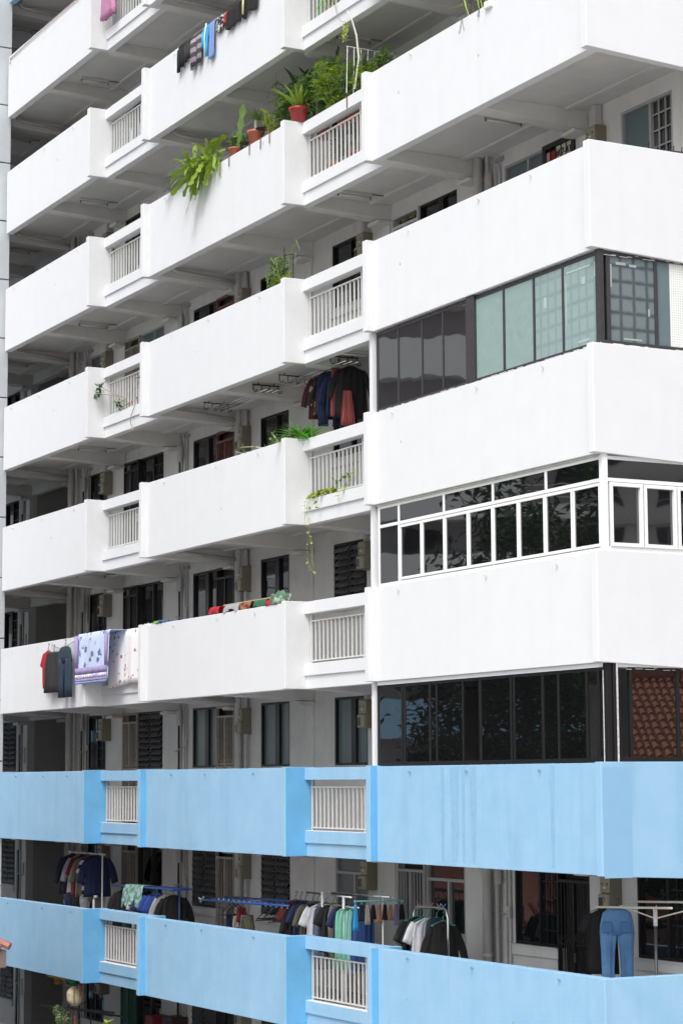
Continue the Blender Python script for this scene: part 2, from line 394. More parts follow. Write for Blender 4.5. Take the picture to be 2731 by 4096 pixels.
def gate(k, x0, x1, z0, z1, m, scroll=False, ply=False):
    y = YW-.01; b = bm_new(); zt = z1-.24
    box(b, x0+.002, x0+.04, y-.03, y+.03, z0+.003, z1-.002); box(b, x1-.04, x1-.002, y-.03, y+.03, z0+.003, z1-.002)
    box(b, x0+.04, x1-.04, y-.03, y+.03, z1-.05, z1-.002); box(b, x0+.04, x1-.04, y-.029, y+.028, zt, zt+.045)
    xm = (x0+x1)/2; box(b, xm-.02, xm+.02, y-.035, y+.02, z0+.05, zt)
    for zz in (z0+.06, z0+1.25): box(b, x0+.04, x1-.04, y-.02, y+.012, zz-.014, zz+.014)
    n = 10
    for i in range(1, n):
        xx = x0+(x1-x0)*i/n
        if abs(xx-xm) < .03: continue
        pipe(b, [(xx, y-.005, z0+.05), (xx, y-.005, zt)], .011, 5)
    if scroll:
        for i in range(6):
            cx = x0+.1+(x1-x0-.2)*i/5; cz = z0+1.28+.05*(i % 2)
            for sgn in (1, -1): pipe(b, [(cx+sgn*.05*(1-t/9)*math.cos(t), y-.03, cz+sgn*.04+.06*(1-t/9)*math.sin(t)) for t in [q*.7 for q in range(9)]], .007, 4)
    if ply: box(b, x0+.05, x1-.05, y-.024, y-.021, z0+.95, z0+1.2)
    g = part('security_gate', b, m)
    b = bm_new(); box(b, x0+.04, x1-.04, YW+.10, YW+.13, z0+.003, z1-.05); obj('door', b, mat('dark_door', (.035, .03, .028), .6, var=.3), g, world=True)
    b = bm_new(); box(b, xm+.02, xm+.07, y-.05, y-.035, z0+1.0, z0+1.14); obj('lock', b, wht if m is gate_w else dsteel, g, world=True)
    return g
ST = {}   # (k, opening index) -> style
winstyle = {
 0: [('louvre', al_black, g_dark), ('grid', al_black, g_dark), ('plain', al_black, g_black), ('louvre', al_black, g_dark), ('louvre', al_black, g_dark), ('transom', al_silver, g_frost), ('transom', al_silver, g_dark), ('grid', al_black, g_dark), ('grid', al_black, g_dark)],
 1: [('louvre', al_black, g_dark), ('grid', al_black, g_dark), ('louvre', al_black, g_dark), ('wide', al_black, g_frost), ('wide', al_black, g_frost), ('wide', al_black, g_frost), ('plain', al_black, g_black), ('plain', al_black, g_black), ('plain', al_black, g_black)],
 2: [('grid', al_black, g_dark), ('grid', al_black, g_dark), ('plain', al_black, g_black), ('wide', al_black, g_dark), ('wide', al_black, g_dark), ('louvre', al_black, g_frost), ('plain', al_black, g_black), ('plain', al_black, g_black), ('plain', al_black, g_black)],
 3: [('grid', al_black, g_dark), ('plain', al_black, g_dark), ('grid', al_black, g_dark), ('wide', al_black, g_dark), ('plain', al_black, g_dark), ('plain', al_black, g_dark), ('plain', al_black, g_black), ('plain', al_black, g_black), ('plain', al_black, g_black)],
 4: [('plain', al_black, g_dark), ('plain', al_silver, g_green2), ('plain', al_silver, g_green2), ('wide', al_black, g_dark), ('plain', al_black, g_dark), ('grid', al_black, g_dark), ('wide', al_black, g_dark), ('plain', al_silver, g_green2), ('gridw', al_silver, g_green2)]}
for k in range(-1, 6):
    wi = 0; ws = winstyle.get(k, winstyle[0] if k == -1 else winstyle[4]); gi = 0
    for x0, x1, a, c, kd in openings(k):
        z = k*H
        if kd == 'w':
            s, fr, gl = ws[wi % len(ws)]
            window(k, x0, x1, z+a, z+c, 'grid' if s == 'gridw' else s, fr, gl); wi += 1
        elif kd == 'g':
            gm = {(-1, 0): gate_g, (0, 0): gate_w, (0, 1): gate_w, (0, 2): al_silver, (0, 3): gate_b, (1, 0): gate_w, (1, 1): gate_w, (2, 0): gate_b, (2, 1): gate_b,
                  (3, 0): gate_b, (3, 1): gate_r, (4, 0): gate_w, (4, 1): gate_r, (4, 2): rail_m, (4, 3): gate_b}.get((k, gi), gate_b)
            g = gate(k, x0, x1, z+a, z+c, gm, scroll=(k in (0, 1, 2, 3)), ply=(k == 1 and gm is gate_w))
            if k == 4 and gi in (2, 3):
                num = '#07-449' if gi == 2 else '#07-43'
                cu = bpy.data.curves.new('unit_number', 'FONT'); cu.body = num; cu.size = .14 if gi == 2 else .15; cu.extrude = .004; cu.align_x = 'LEFT'
                tmp = bpy.data.objects.new('tmp', cu); col.objects.link(tmp); dg = bpy.context.evaluated_depsgraph_get()
                me = bpy.data.meshes.new_from_object(tmp.evaluated_get(dg)); bpy.data.objects.remove(tmp)
                me.materials.clear(); me.materials.append(mat('brass_digits', (.25, .21, .12), .4) if gi == 2 else mat('black_ink', (.03, .03, .03), .6))
                t = bpy.data.objects.new('unit_number', me); col.objects.link(t); t.parent = g
                t.rotation_euler = (R(90), 0, 0); t.location = Vector(((x0+.38, YW-.05, z+1.10) if gi == 2 else (x0+.36, YW-.062, z+1.02)))
                if gi == 3:
                    for (u0, u1, w0, w1, cc) in ((.09, .18, .2, 1.15, (.50, .32, .27)), (.19, .335, .2, 1.15, (.36, .02, .025)), (.34, .82, .92, 1.19, (.60, .58, .47)), (.34, .82, .6, .919, (.50, .04, .04))):
                        b = bm_new(); box(b, x0+u0, x0+u1, YW-.054, YW-.049, z+w0, z+w1); obj('door_poster', b, mat('poster_%d' % int(u0*100+w0*1000), cc, .6), g, world=True)
                    b = bm_new()
                    for i in range(6): box(b, x0+.08+i*.145, x0+.092+i*.145, YW-.075, YW-.064, z-.3, z+1.2)
                    box(b, x0+.0, x1-.0, YW-.076, YW-.05, z+1.2, z+1.28); box(b, x0, x0+.09, YW-.076, YW-.05, z-.5, z+1.2); box(b, x1-.07, x1, YW-.076, YW-.05, z-.5, z+1.2); obj('gate_bar', b, gate_b, g, world=True)
            gi += 1

# ------------------------------------------------------------------ pipes and conduits
for x in (-24.55, -15.26, -6.03):
    b = bm_new(); pipe(b, [(x, 1.82, -6.7), (x, 1.82, 8.6*H)], .075, 10)
    for k in KS: lathe(b, [(.09, 0), (.09, .07)], (x, 1.82, k*H-.2), 10)
    dp = part('drain_pipe', b, pipe_m, smooth=True)
    for k in KS:
        z = k*H+1.535; b = bm_new()
        if x > -10: continue
        pipe(b, [(x+.02, .40, z+.0), (x+.02, .40, z-.07), (x+.02, .46, z-.11), (x, 1.76, z-.20)], .042, 8); obj('branch_pipe', b, pipe_m, dp, smooth=True, world=True)
    b = bm_new(); pipe(b, [(x+.17, 1.90, -6.7), (x+.17, 1.90, 8.6*H)], .035, 8); part('drain_pipe', b, pipe_m, smooth=True)
for cx in (-31.0, -28.3, -24.1, -18.5, -6.0):
    for k in KS:
        z = k*H; b = bm_new(); q = random.Random(int(cx*10)+k*7)
        for dx, r in ((.12, .018), (.30, .014), (.42, .016), (-.12, .013)):
            pipe(b, [(cx+dx, 1.975, z-1.12), (cx+dx, 1.975, z+1.1+q.random()*.2), (cx+dx, 1.94, z+1.5)], r, 6)
        box(b, cx+.24, cx+.50, 1.955, 1.999, z+1.40, z+1.46)
        pipe(b, [(cx-.1, 1.93, z+.62-q.random()*.3), (cx+.4, 1.93, z+.60-q.random()*.3)], .014, 5)
        o = part('conduit_run', b, mat('conduit_grey', (.40, .395, .385), .6, var=.2, vscale=9))
        for jb in ((cx+.02, cx+.2, 1.90, 1.95, z+.86+q.random()*.1, z+1.25), (cx+.36, cx+.46, 1.92, 1.955, z+.2+q.random()*.3, z+.62)):
            b = bm_new(); box(b, *jb); obj('junction_box', b, pipe_m, o, world=True, bevel=.006)
        b = bm_new(); pipe(b, [(cx+.05, 1.95, z+.95), (cx+.06, 1.95, z+.2), (cx+.03, 1.95, z-.8)], .02, 5); obj('black_cable', b, blk, o, world=True)
# ceiling trunking along the wall
for k in KS:
    b = bm_new(); box(b, -34, -.2, 1.56, 1.66, k*H+1.50, k*H+1.534); part('ceiling_trunking', b, soffit)

# ------------------------------------------------------------------ corner glazing on three floors
def glazing(k, kind):
    z0, z1 = k*H+.012, (k+1)*H-HB
    fr = {1: al_black, 2: al_white, 3: al_grey}[k]; yF = .075; xG = -.085
    b = bm_new(); D = .018; DG = .03
    zt = z1-(.03 if k != 1 else .06)
    def V(x, wdt): box(b, x-wdt/2, x+wdt/2, yF-D, yF+D, z0, zt)
    def HX(a, c, za, zc, e=.0): box(b, a, c, yF-D+e, yF+D-e, za, zc)
    def VG(y, wdt): box(b, xG-DG, xG+DG, y-wdt/2, y+wdt/2, z0, zt)
    def HY(a, c, za, zc, e=.0): box(b, xG-DG+e, xG+DG-e, a, c, za, zc)
    panes = []; gpanes = []; XL = -6.32; YE = 2.2
    HX(XL, -.12, z0, z0+.05, .003); HX(XL, -.12, zt-.045, zt, .003); HY(.11, YE, z0, z0+.06, .003); HY(.11, YE, zt-.05, zt, .003)
    box(b, xG-.045, xG+.045, yF-.04, yF+.04, z0, z1)
    if k == 3:
        xs = [-6.30, -5.62, -5.46, -4.87, -4.24, -3.54]; 
        for x in (-5.62, -4.87, -4.24): V(x, .035)
        V(-6.30, .05); V(-3.54, .05); box(b, -3.50, -3.28, yF-.05, yF+.05, z0, z1)
        for a, c in ((-6.27, -5.64), (-5.60, -4.89), (-4.85, -4.26), (-4.22, -3.57)): panes.append((a, c, z0+.05, zt-.045, g_tint))
        xs = [-3.26, -2.5, -1.82, -1.02, -.14]
        for x in (-2.5, -1.70, -.96): V(x, .05)
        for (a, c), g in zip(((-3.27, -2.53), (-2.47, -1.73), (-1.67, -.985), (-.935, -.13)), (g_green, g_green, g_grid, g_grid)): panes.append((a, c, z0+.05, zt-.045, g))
        VG(.99, .05); VG(.20, .06)
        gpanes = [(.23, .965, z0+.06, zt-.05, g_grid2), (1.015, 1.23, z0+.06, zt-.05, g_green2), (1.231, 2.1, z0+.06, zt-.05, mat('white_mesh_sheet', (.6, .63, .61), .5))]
    elif k == 2:
        zm = z1-.38; HX(XL, -.12, zm, zm+.05, .002); HY(.11, YE, zm, zm+.05, .002)
        for x in (-6.29, -5.65): V(x, .05)
        for x in (-4.27, -2.87, -1.47): box(b, x-.025, x+.025, yF-D, yF+D, zm+.05, zt-.045)
        cells = [(-6.26, -5.68)]
        for i in range(8):
            a = -5.62+.6875*i; cells.append((a, a+.6875))  # paired casements
        for i, (a, c) in enumerate(cells):
            if i == 0: panes.append((a, c, z0+.05, zm, g_black)); continue
            c = min(c, -.14); e = .042
            for (p, q) in ((a+.008, a+e), (c-e, c-.008)): box(b, p, q, yF-.024, yF+.016, z0+.06, zm-.012)
            box(b, a+e, c-e, yF-.024, yF+.016, z0+.06, z0+.06+e); box(b, a+e, c-e, yF-.024, yF+.016, zm-.012-e, zm-.012)
            panes.append((a+e, c-e, z0+.06+e, zm-.012-e, g_black))
        for a, c in ((-6.26, -5.68), (-5.62, -4.30), (-4.24, -2.90), (-2.84, -1.50), (-1.44, -.13)): panes.append((a, c, zm+.05, zt-.045, g_black))
        for i in range(4):
            a = .14+.555*i; c = a+.545; e = .05
            for (p, q) in ((a+.006, a+e), (c-e, c-.006)): box(b, xG-.02, xG+.055, p, q, z0+.06, zm-.012)
            box(b, xG-.02, xG+.055, a+e, c-e, z0+.06, z0+.06+e); box(b, xG-.02, xG+.055, a+e, c-e, zm-.012-e, zm-.012)
            gpanes.append((a+e, c-e, z0+.06+e, zm-.012-e, g_black))
        gpanes.append((.12, YE, zm+.05, zt-.05, g_black))
    else:
        for x, ww in ((-6.36, .05), (-5.60, .04), (-5.52, .04), (-4.75, .05), (-4.55, .035), (-3.78, .04), (-3.30, .06), (-2.46, .05), (-2.38, .04), (-1.64, .055), (-1.25, .04), (-.56, .05), (-.28, .05)): V(x, ww)
        for a, c in ((-6.33, -5.62), (-5.58, -5.54), (-5.50, -4.78), (-4.72, -4.57), (-4.53, -3.80), (-3.27, -2.49), (-2.35, -1.67), (-1.61, -1.27), (-1.23, -.585)): panes.append((a, c, z0+.05, zt-.045, g_black))
        VG(.43, .045); VG(1.20, .045); box(b, xG-.06, xG+.07, .12, .19, z0, z1)
        gpanes = [(.455, 1.178, z0+.06, zt-.05, g_black), (1.222, 2.1, z0+.06, zt-.05, g_black)]
    f = part('balcony_glazing', b, fr, bevel=.003)
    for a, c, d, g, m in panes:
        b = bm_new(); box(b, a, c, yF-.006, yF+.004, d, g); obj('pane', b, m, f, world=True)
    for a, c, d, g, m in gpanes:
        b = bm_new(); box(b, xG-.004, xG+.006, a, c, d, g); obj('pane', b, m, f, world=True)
    # white end post, sealant and head flashing
    b = bm_new(); box(b, -6.49, -6.385 if k != 1 else -6.40, .02, .12, z0, z1-.002); obj('end_post', b, white, f, world=True)
    b = bm_new(); q = random.Random(k)
    if k == 3:
        for i in range(26):
            x = -6.2+i*.24; box(b, x, x+q.uniform(.08, .23), yF-.045, yF-.037, z0+.001, z0+q.uniform(.004, .013))
        for i in range(14):
            y = .12+i*.13; u = q.random()*.05; box(b, xG+.037, xG+.042, y, y+q.uniform(.05, .2), zt-.012-u, zt-.004-u)
            if i % 2: box(b, xG+.037, xG+.042, y, y+q.uniform(.04, .2), z0+.001, z0+q.uniform(.008, .02))
        obj('peeling_sealant', b, chip, f, world=True)
    elif k == 1:
        for i in range(12):
            y = .2+i*.15; u = q.random()*.03; box(b, xG+.037, xG+.041, y, y+q.uniform(.05, .2), zt-.01-u, zt-.003-u)
        box(b, xG+.071, xG+.078, .165, .19, z0, z1); box(b, xG-.05, xG-.03, yF-.044, yF-.0405, z0, z1-.1)
        obj('peeling_sealant', b, chip, f, world=True)
        b = bm_new(); box(b, -.11, -.03, .2, 2.2, zt, z1-.004); box(b, -6.36, -.13, .045, .11, zt, z1-.004); obj('head_flashing', b, white, f, world=True)
    else:
        v = box(b, -6.4, -.1, .03, .12, zt, z1-.003); obj('head_flashing', b, mat('putty', (.5, .5, .46), .8, var=.3, vscale=8), f, world=True)
    if k == 3:
        b = bm_new()
        for i in range(24): box(b, xG+.0065, xG+.0085, 1.24+.036*i, 1.252+.036*i, z0+.07, zt-.06)
        for j in range(34): box(b, xG+.0066, xG+.0084, 1.232, 2.1, z0+.08+.034*j, z0+.09+.034*j)
        obj('mesh_sheet', b, mat('mesh_sheet_white', (.8, .82, .8), .6), f, world=True)
        b = bm_new(); 
        for a, c, d, g in ((-.88, -.3, 1.12, 1.145), (-.9, -.88, .4, 1.0), (-.5, -.42, .9, 1.0), (-1.45, -1.38, .75, .9), (-.6, -.35, .1, .13), (-.2, -.17, .95, 1.15)):
            b = bm_new(); box(b, a, c, yF-.0095, yF-.007, z0+d, z0+g)
            obj('tape_scrap', b, mat('pale_tape', (.38, .47, .46), .6), f, world=True)
        b = bm_new()
        for a, c, d, g in ((.34, .5, 1.12, 1.16), (.56, .68, 1.11, 1.145), (.24, .27, .8, 1.12), (.86, .89, .45, .55), (.45, .75, .09, .115)):
            b = bm_new(); box(b, xG+.0092, xG+.0105, a, c, z0+d, z0+g)
            obj('tape_scrap', b, mat('grey_tape', (.33, .38, .38), .6), f, world=True)
for k in (1, 2, 3):
    glazing(k, k)
    b = bm_new(); box(b, -6.47, -6.40, .17, 1.95, k*H-1.13, k*H+1.53); part('light_blocking_wall', b, wall_m)  # unseen wall added to keep corridor light out of the glazed corner

# ------------------------------------------------------------------ corridor fittings
COR = {-1: 'under the lower blue parapet', 0: 'behind the lower blue parapet', 1: 'behind the upper blue parapet', 2: 'behind the lowest white parapet', 3: 'behind the second lowest white parapet',
       4: 'behind the third lowest white parapet', 5: 'behind the fourth lowest white parapet'}
CEIL = {1: 'over the upper blue parapet', 2: 'over the lowest white parapet', 3: 'over the second lowest white parapet', 4: 'over the third lowest white parapet',
        5: 'over the fourth lowest white parapet', 6: 'over the fifth lowest white parapet', 7: 'at the top of the photo'}
proto = None
for x, side in ((-26.2, 'by the grey tower'), (-21.05, 'in the left bay'), (-8.75, 'in the middle bay'), (-3.89, 'in the right bay')):
    for k in range(1, 8):
        if x > -5 and k in (1, 2, 3): continue
        if x == -8.75 and k in (1, 2): continue
        if x > -5 and k > 4: continue
        lab = 'fluorescent tube on the ceiling %s, %s' % (CEIL[k], side); loc = (x, .65, (k+1)*H-1.266)
        if proto is None:
            proto = thing('fluorescent_lamp', loc, lab, 'ceiling light', 'fluorescent lights on the corridor ceilings')
            b = bm_new(); box(b, -.045, .045, 0, .66, -.055, 0); obj('housing', b, mat('lamp_housing', (.55, .55, .54), .5), proto, bevel=.006)
            b = bm_new(); pipe(b, [(0, .02, -.085), (0, .64, -.085)], .017, 8); obj('tube', b, mat('lamp_tube', (.7, .7, .7), .3), proto, smooth=True)
            for y in (0, .64):
                b = bm_new(); box(b, -.02, .02, y, y+.02, -.11, -.055); obj('end_cap', b, meter_s, proto)
            b = bm_new(); pipe(b, [(0, .66, -.02), (.0, 1.0, -.01)], .012, 5); obj('cable', b, meter_s, proto)
        else: dup(proto, loc, lab)
mproto = None
for x0, where in ((-22.62, 'at far left'), (-15.3, 'beside the drain pipe'), (-10.22, 'left of the glazed corner'), (-2.87, 'beside the corner')):
    for k in range(-1, 6):
        if x0 in (-10.22, -2.87) and (k in (3, 5, -1) or (x0 == -2.87 and k in (1, 2))): continue
        if k == 5 and x0 != -22.62: continue
        lab = 'beige meter cabinet %s, %s' % (COR[k], where); loc = (x0, 1.8, k*H+.69)
        if mproto is None:
            mproto = thing('meter_cabinet', loc, lab, 'meter box', 'electricity meter cabinets in the corridors')
            b = bm_new(); box(b, 0, .27, .01, .199, 0, .50); obj('cabinet', b, meter_s, mproto, bevel=.01)
            for c0, c1, dy in ((.26, .49, -.012), (.01, .24, -.05)):
                b = bm_new(); box(b, .012, .258, dy, .008, c0, c1); obj('cover', b, meter_m, mproto, bevel=.012)
            b = bm_new(); box(b, .04, .13, dy-.008, dy-.001, .05, .19); obj('meter_window', b, mat('meter_window', (.07, .065, .06), .15), mproto)
            b = bm_new(); box(b, .11, .16, -.02, -.0125, .32, .34); obj('label_plate', b, wht, mproto)
            for x in (.06, .19):
                b = bm_new(); box(b, x, x+.018, -.02, -.0125, .37, .40); obj('screw_knob', b, blk, mproto)
            b = bm_new(); box(b, .08, .18, .06, .18, .50, .84); obj('cable_duct', b, pipe_m, mproto)
        else: dup(mproto, loc, lab)

# ------------------------------------------------------------------ cloth builders
cr = random.Random(11)
def loft(bm, rows, n=20, fold=.012, ph=0.0, kf=5):
    """rows of (centre, width dir, thick dir, half width, half thickness); closed flattened tube with folds growing downward"""
    rings = []
    for i, (c, a, t, wd, th) in enumerate(rows):
        g = fold*min(1, i/2)
        ring = []
        for k in range(n):
            an = 6.2832*k/n; u = math.cos(an); s = math.sin(an)
            off = g*math.sin(kf*u*2.2+ph+i*.35)+g*.6*math.sin(kf*1.7*u+ph*2+i*.6)
            ring.append(bm.verts.new(Vector(c)+a*(wd*u)+t*(th*s+off)))
        rings.append(ring)
    for r0, r1 in zip(rings, rings[1:]):
        for k in range(n): bm.faces.new((r0[k], r0[(k+1) % n], r1[(k+1) % n], r1[k]))
    bm.faces.new(rings[0][::-1]); bm.faces.new(rings[-1])
UX, UY, UZ = Vector((1, 0, 0)), Vector((0, 1, 0)), Vector((0, 0, 1))
def shirt_bm(L, Wd, sl=.24, sw=.10, th=.035, ph=0, straight=False):
    b = bm_new(); rows = []
    prof = [(0, .19), (.02, .28), (.055, .56), (.095, .80), (.16, .85), (.24, .90), (.45, .92), (.65, .95), (.85, .98), (1, 1)]
    for f, q in prof: rows.append(((0, 0, -f*L), UX, UY, Wd/2*q, th*(.5+.5*min(1, f*8))))
    loft(b, rows, 36, .02, ph, 7)
    for s in (1, -1):
        if sl <= 0: continue
        p0 = Vector((s*Wd*.34, 0, -.085*L)); p1 = Vector((s*(Wd*.5+.03+.10*sl), 0, -.10*L-sl*.97))
        d = (p1-p0); d0 = d.normalized(); perp = Vector((d0.z, 0, -d0.x))
        rr = []
        for i in range(6):
            f = i/5; q = p0+d*f; 
            if sl > .35: q = q+Vector((s*.03*math.sin(f*3), 0, 0))
            rr.append((q, perp, UY, sw*.85*(.72+.28*min(1, f*3))*(1-.18*f), th*.55))
        loft(b, rr, 14, .008, ph+s)
    return b
def trousers_bm(L, Wd, th=.04, ph=0, leg=.5):
    b = bm_new(); cz = -.31*L
    loft(b, [((0, 0, .01), UX, UY, Wd*.24, th*.5), ((0, 0, -.012*L), UX, UY, Wd*.34, th*.6), ((0, 0, -.04*L), UX, UY, Wd*.42, th*.9), ((0, 0, -.09*L), UX, UY, Wd*.45, th), ((0, 0, cz*.6), UX, UY, Wd*.5, th), ((0, 0, cz), UX, UY, Wd*.52, th)], 24, .006, ph)
    for s in (1, -1):
        loft(b, [((s*Wd*.24, 0, cz*.75), UX, UY, Wd*.25, th*.95), ((s*Wd*.26, 0, cz*1.15), UX, UY, Wd*.245, th), ((s*Wd*.27, 0, -.5*L), UX, UY, Wd*.21, th*.95), ((s*Wd*.28, 0, -.75*L), UX, UY, Wd*.19, th*.9), ((s*Wd*.27, 0, -L), UX, UY, Wd*.20, th*.9)], 24, .018, ph+s)
    return b
def skirt_bm(L, W0, W1, ph=0, th=.045, fold=.02):
    b = bm_new()
    loft(b, [((0, 0, -f*L), UX, UY, (W0+(W1-W0)*f)/2, th) for f in (0, .05, .2, .4, .6, .8, 1)], 40, fold, ph, 9); return b
def hanger(parent, m, zoff=.0, wd=.2):
    b = bm_new(); pipe(b, [(.0, 0, .13), (.03, 0, .16), (.045, 0, .13), (.03, 0, .10), (0, 0, .08), (0, 0, .02), (wd, 0, -.06), (-wd, 0, -.06), (0, 0, .02)], .0065, 5)
    return obj('hanger', b, m, parent)
def garment(name, cat, label, loc, rz, bm, m, group=None, hang=None, smooth=True, extra=None):
    t = thing(name, loc, label, cat, group, rz)
    o = obj('cloth', bm, m, t, smooth=smooth)
    if hang: hanger(t, hang)
    if extra: extra(t)
    return t
def C_(r, g, b): return mat('cloth_%d_%d_%d' % (r*1000, g*1000, b*1000), (r, g, b), .9, bump=.25, bscale=18, var=.18, vscale=6)
NAVY, BLACK, GREY, WHITE_C, RED_C, MAROON = C_(.014, .022, .075), C_(.010, .010, .011), C_(.22, .22, .22), C_(.62, .62, .66), C_(.42, .012, .025), C_(.16, .018, .022)
DENIM, DKDENIM, OLIVE, TAUPE, ROYAL, CHAR = C_(.07, .17, .36), C_(.022, .042, .068), C_(.12, .115, .075), C_(.17, .15, .12), C_(.022, .055, .25), C_(.028, .027, .03)
MINT, CORAL, TURQ, PERI, SLATE = C_(.16, .42, .32), C_(.36, .085, .085), C_(.02, .38, .62), C_(.18, .28, .58), C_(.10, .12, .19)

# ------ laundry laid over the fifth white parapet (top of the photo)
G1 = 'clothes drying over the fifth white parapet'
ZT = 5*H+H+.0
def over(name, cat, label, x, z, bm, m, rz=0, y=-.05, group=G1): return garment(name, cat, label, (x, y, z), rz, bm, m, group)
def drape_bm(x0, x1, zt, Lf, Lb=.25, y0=-.035, y1=.2, seed=0, amp=.014, nu=22, freq=16, taper=0, hemvar=.03):
    """cloth folded over the top edge of a parapet or rail (world coordinates relative to x0, 0, zt)"""
    b = bm_new(); q = random.Random(seed); path = [(y1+.02, -Lb), (y1+.012, -Lb*.4), (y1, .008), ((y0+y1)/2, .016), (y0+.02, .012), (y0, -.02)]
    nz = 9
    for i in range(1, nz+1): path.append((y0-.004, -.02-(Lf-.02)*i/nz))
    grid = []
    p1, p2 = q.random()*6, q.random()*6
    for j, (y, z) in enumerate(path):
        row = []
        for i in range(nu+1):
            u = i/nu; g = max(0, j-5)/nz
            xx = (x1-x0)*(.5+(u-.5)*(1-taper*g))
            yy = y-abs(amp*g**.5*(1+math.sin(u*freq+p1)+.6*math.sin(u*freq*1.9+p2)))
            zz = z-(hemvar*math.sin(u*7+p2)*g if j > 5 else 0)
            row.append(b.verts.new((xx, yy, zz)))
        grid.append(row)
    for r0, r1 in zip(grid, grid[1:]):
        for i in range(nu): b.faces.new((r0[i], r0[i+1], r1[i+1], r1[i]))
    return b
def drape(name, cat, label, x0, x1, zt, bm, m, group=None, thick=.006, parts=None):
    o = obj(name, bm, m, None, smooth=True); o.location = (x0, 0, zt); tag(o, label, cat, group)
    s = o.modifiers.new('thickness', 'SOLIDIFY'); s.thickness = thick
    return o
def leg_drape(label, x0, x1, L1, L2, m, seed, gap=.06):
    """trousers folded over the edge: a seat and two hanging legs"""
    t = thing('trousers', (x0, 0, 6*H), label, 'trousers', G1)
    wd = x1-x0
    obj('cloth', drape_bm(0, wd, 0, .22, seed=seed, amp=.012), m, t, smooth=True)
    for i, L in ((0, L1), (1, L2)):
        b = bm_new(); c = wd*(.24+.52*i)
        loft(b, [((c, -.07, -.12), UX, UY, wd*.23, .02), ((c, -.075, -.3), UX, UY, wd*.22, .025), ((c+.01, -.075, -.5*L-.1), UX, UY, wd*.2, .025), ((c-.01, -.07, -L), UX, UY, wd*.19, .025)], 16, .012, seed+i)
        obj('leg', b, m, t, smooth=True)
    return t
leg_drape('black trousers at the left end of the laundry over the top parapet', -14.02, -13.70, .56, .50, BLACK, 1)
leg_drape('charcoal trousers next to the leftmost black pair on the top parapet', -13.68, -13.40, .46, .42, CHAR, 2)
stripe = pattern('grey_plum_stripes', (.28, .25, .27), (.055, .045, .06), 'stripes', 5.2, .5)
leg_drape('grey and plum striped leggings with dark red cuffs on the top parapet', -13.38, -12.86, .70, .69, stripe, 3)
t = leg_drape('turquoise track top with a white zip edge over the top parapet', -12.86, -12.58, .42, .62, TURQ, 4); t['category'] = 'jacket'
b = bm_new(); pipe(b, [(.27, -.1, -.01), (.24, -.12, -.25), (.22, -.11, -.45), (.2, -.105, -.66)], .017, 6); obj('zip_edge', b, WHITE_C, t, smooth=True)
drape('trousers', 'trousers', 'periwinkle blue trouser leg beside the turquoise top on the top parapet', -12.58, -12.31, 6*H, drape_bm(0, .27, 0, .72, seed=5, amp=.02), PERI, G1)
drape('shorts', 'shorts', 'black and white patterned shorts over the top parapet', -12.29, -11.86, 6*H, drape_bm(0, .43, 0, .30, seed=6), pattern('paisley_black_white', (.02, .02, .022), (.5, .5, .5), 'blotch', 14, .53), G1)
drape('vest', 'vest', 'small red garment between the patterned and black shorts on the top parapet', -11.9, -11.8, 6*H, drape_bm(0, .1, 0, .24, seed=7), RED_C, G1)
drape('shorts', 'shorts', 'black sports shorts right of the red garment on the top parapet', -11.78, -11.22, 6*H, drape_bm(0, .56, 0, .40, seed=8, amp=.02), BLACK, G1)
t = drape('shorts', 'shorts', 'black shorts with a pale yellow side stripe on the top parapet', -11.18, -10.95, 6*H, drape_bm(0, .23, 0, .40, seed=9), BLACK, G1)
b = bm_new(); pipe(b, [(.2, -.09, .0), (.21, -.1, -.15), (.2, -.1, -.34)], .02, 6); obj('side_stripe', b, mat('pale_yellow_cloth', (.65, .62, .30), .8), t, smooth=True)
drape('shirt', 'shirt', 'black shirt at the right end of the laundry over the top parapet', -10.94, -10.45, 6*H, drape_bm(0, .49, 0, .36, seed=10, amp=.02), BLACK, G1)
# pink skirt hanging on the highest left bay
garment('skirt', 'skirt', 'pink pleated skirt with a purple hem at the top edge of the photo', (-18.05, .10, 19.35), 0, skirt_bm(.66, .5, .74, 1, .05, .03), C_(.50, .22, .38))

b = bm_new(); pipe(b, [(-24.0, -.02, 7*H-.09), (-22.5, -.025, 7*H-.06), (-21, -.025, 7*H-.05), (-19.2, -.02, 7*H-.04)], .012, 5); pipe(b, [(-23.98, -.02, 7*H-.09), (-23.95, -.025, 7*H-.2)], .02, 5)
tag(obj('rope', b, mat('faded_pink_rope', (.55, .42, .42), .8)), 'faded pink rope along the topmost left white parapet', 'rope')
for i, (lab, m) in enumerate((('pale grey sock', C_(.3, .31, .36)), ('white sock', WHITE_C), ('light blue sock', C_(.25, .33, .5)), ('lilac sock', C_(.33, .28, .40)), ('dusty pink sock', C_(.42, .27, .28)))):
    garment('sock', 'sock', lab + ' hung behind the railing of the second bay from the top left', (-18.1+.45*i, .48, 6*H-.62), R(30), skirt_bm(.3, .07, .11, i, .02, .01), m, 'socks behind the left railing')
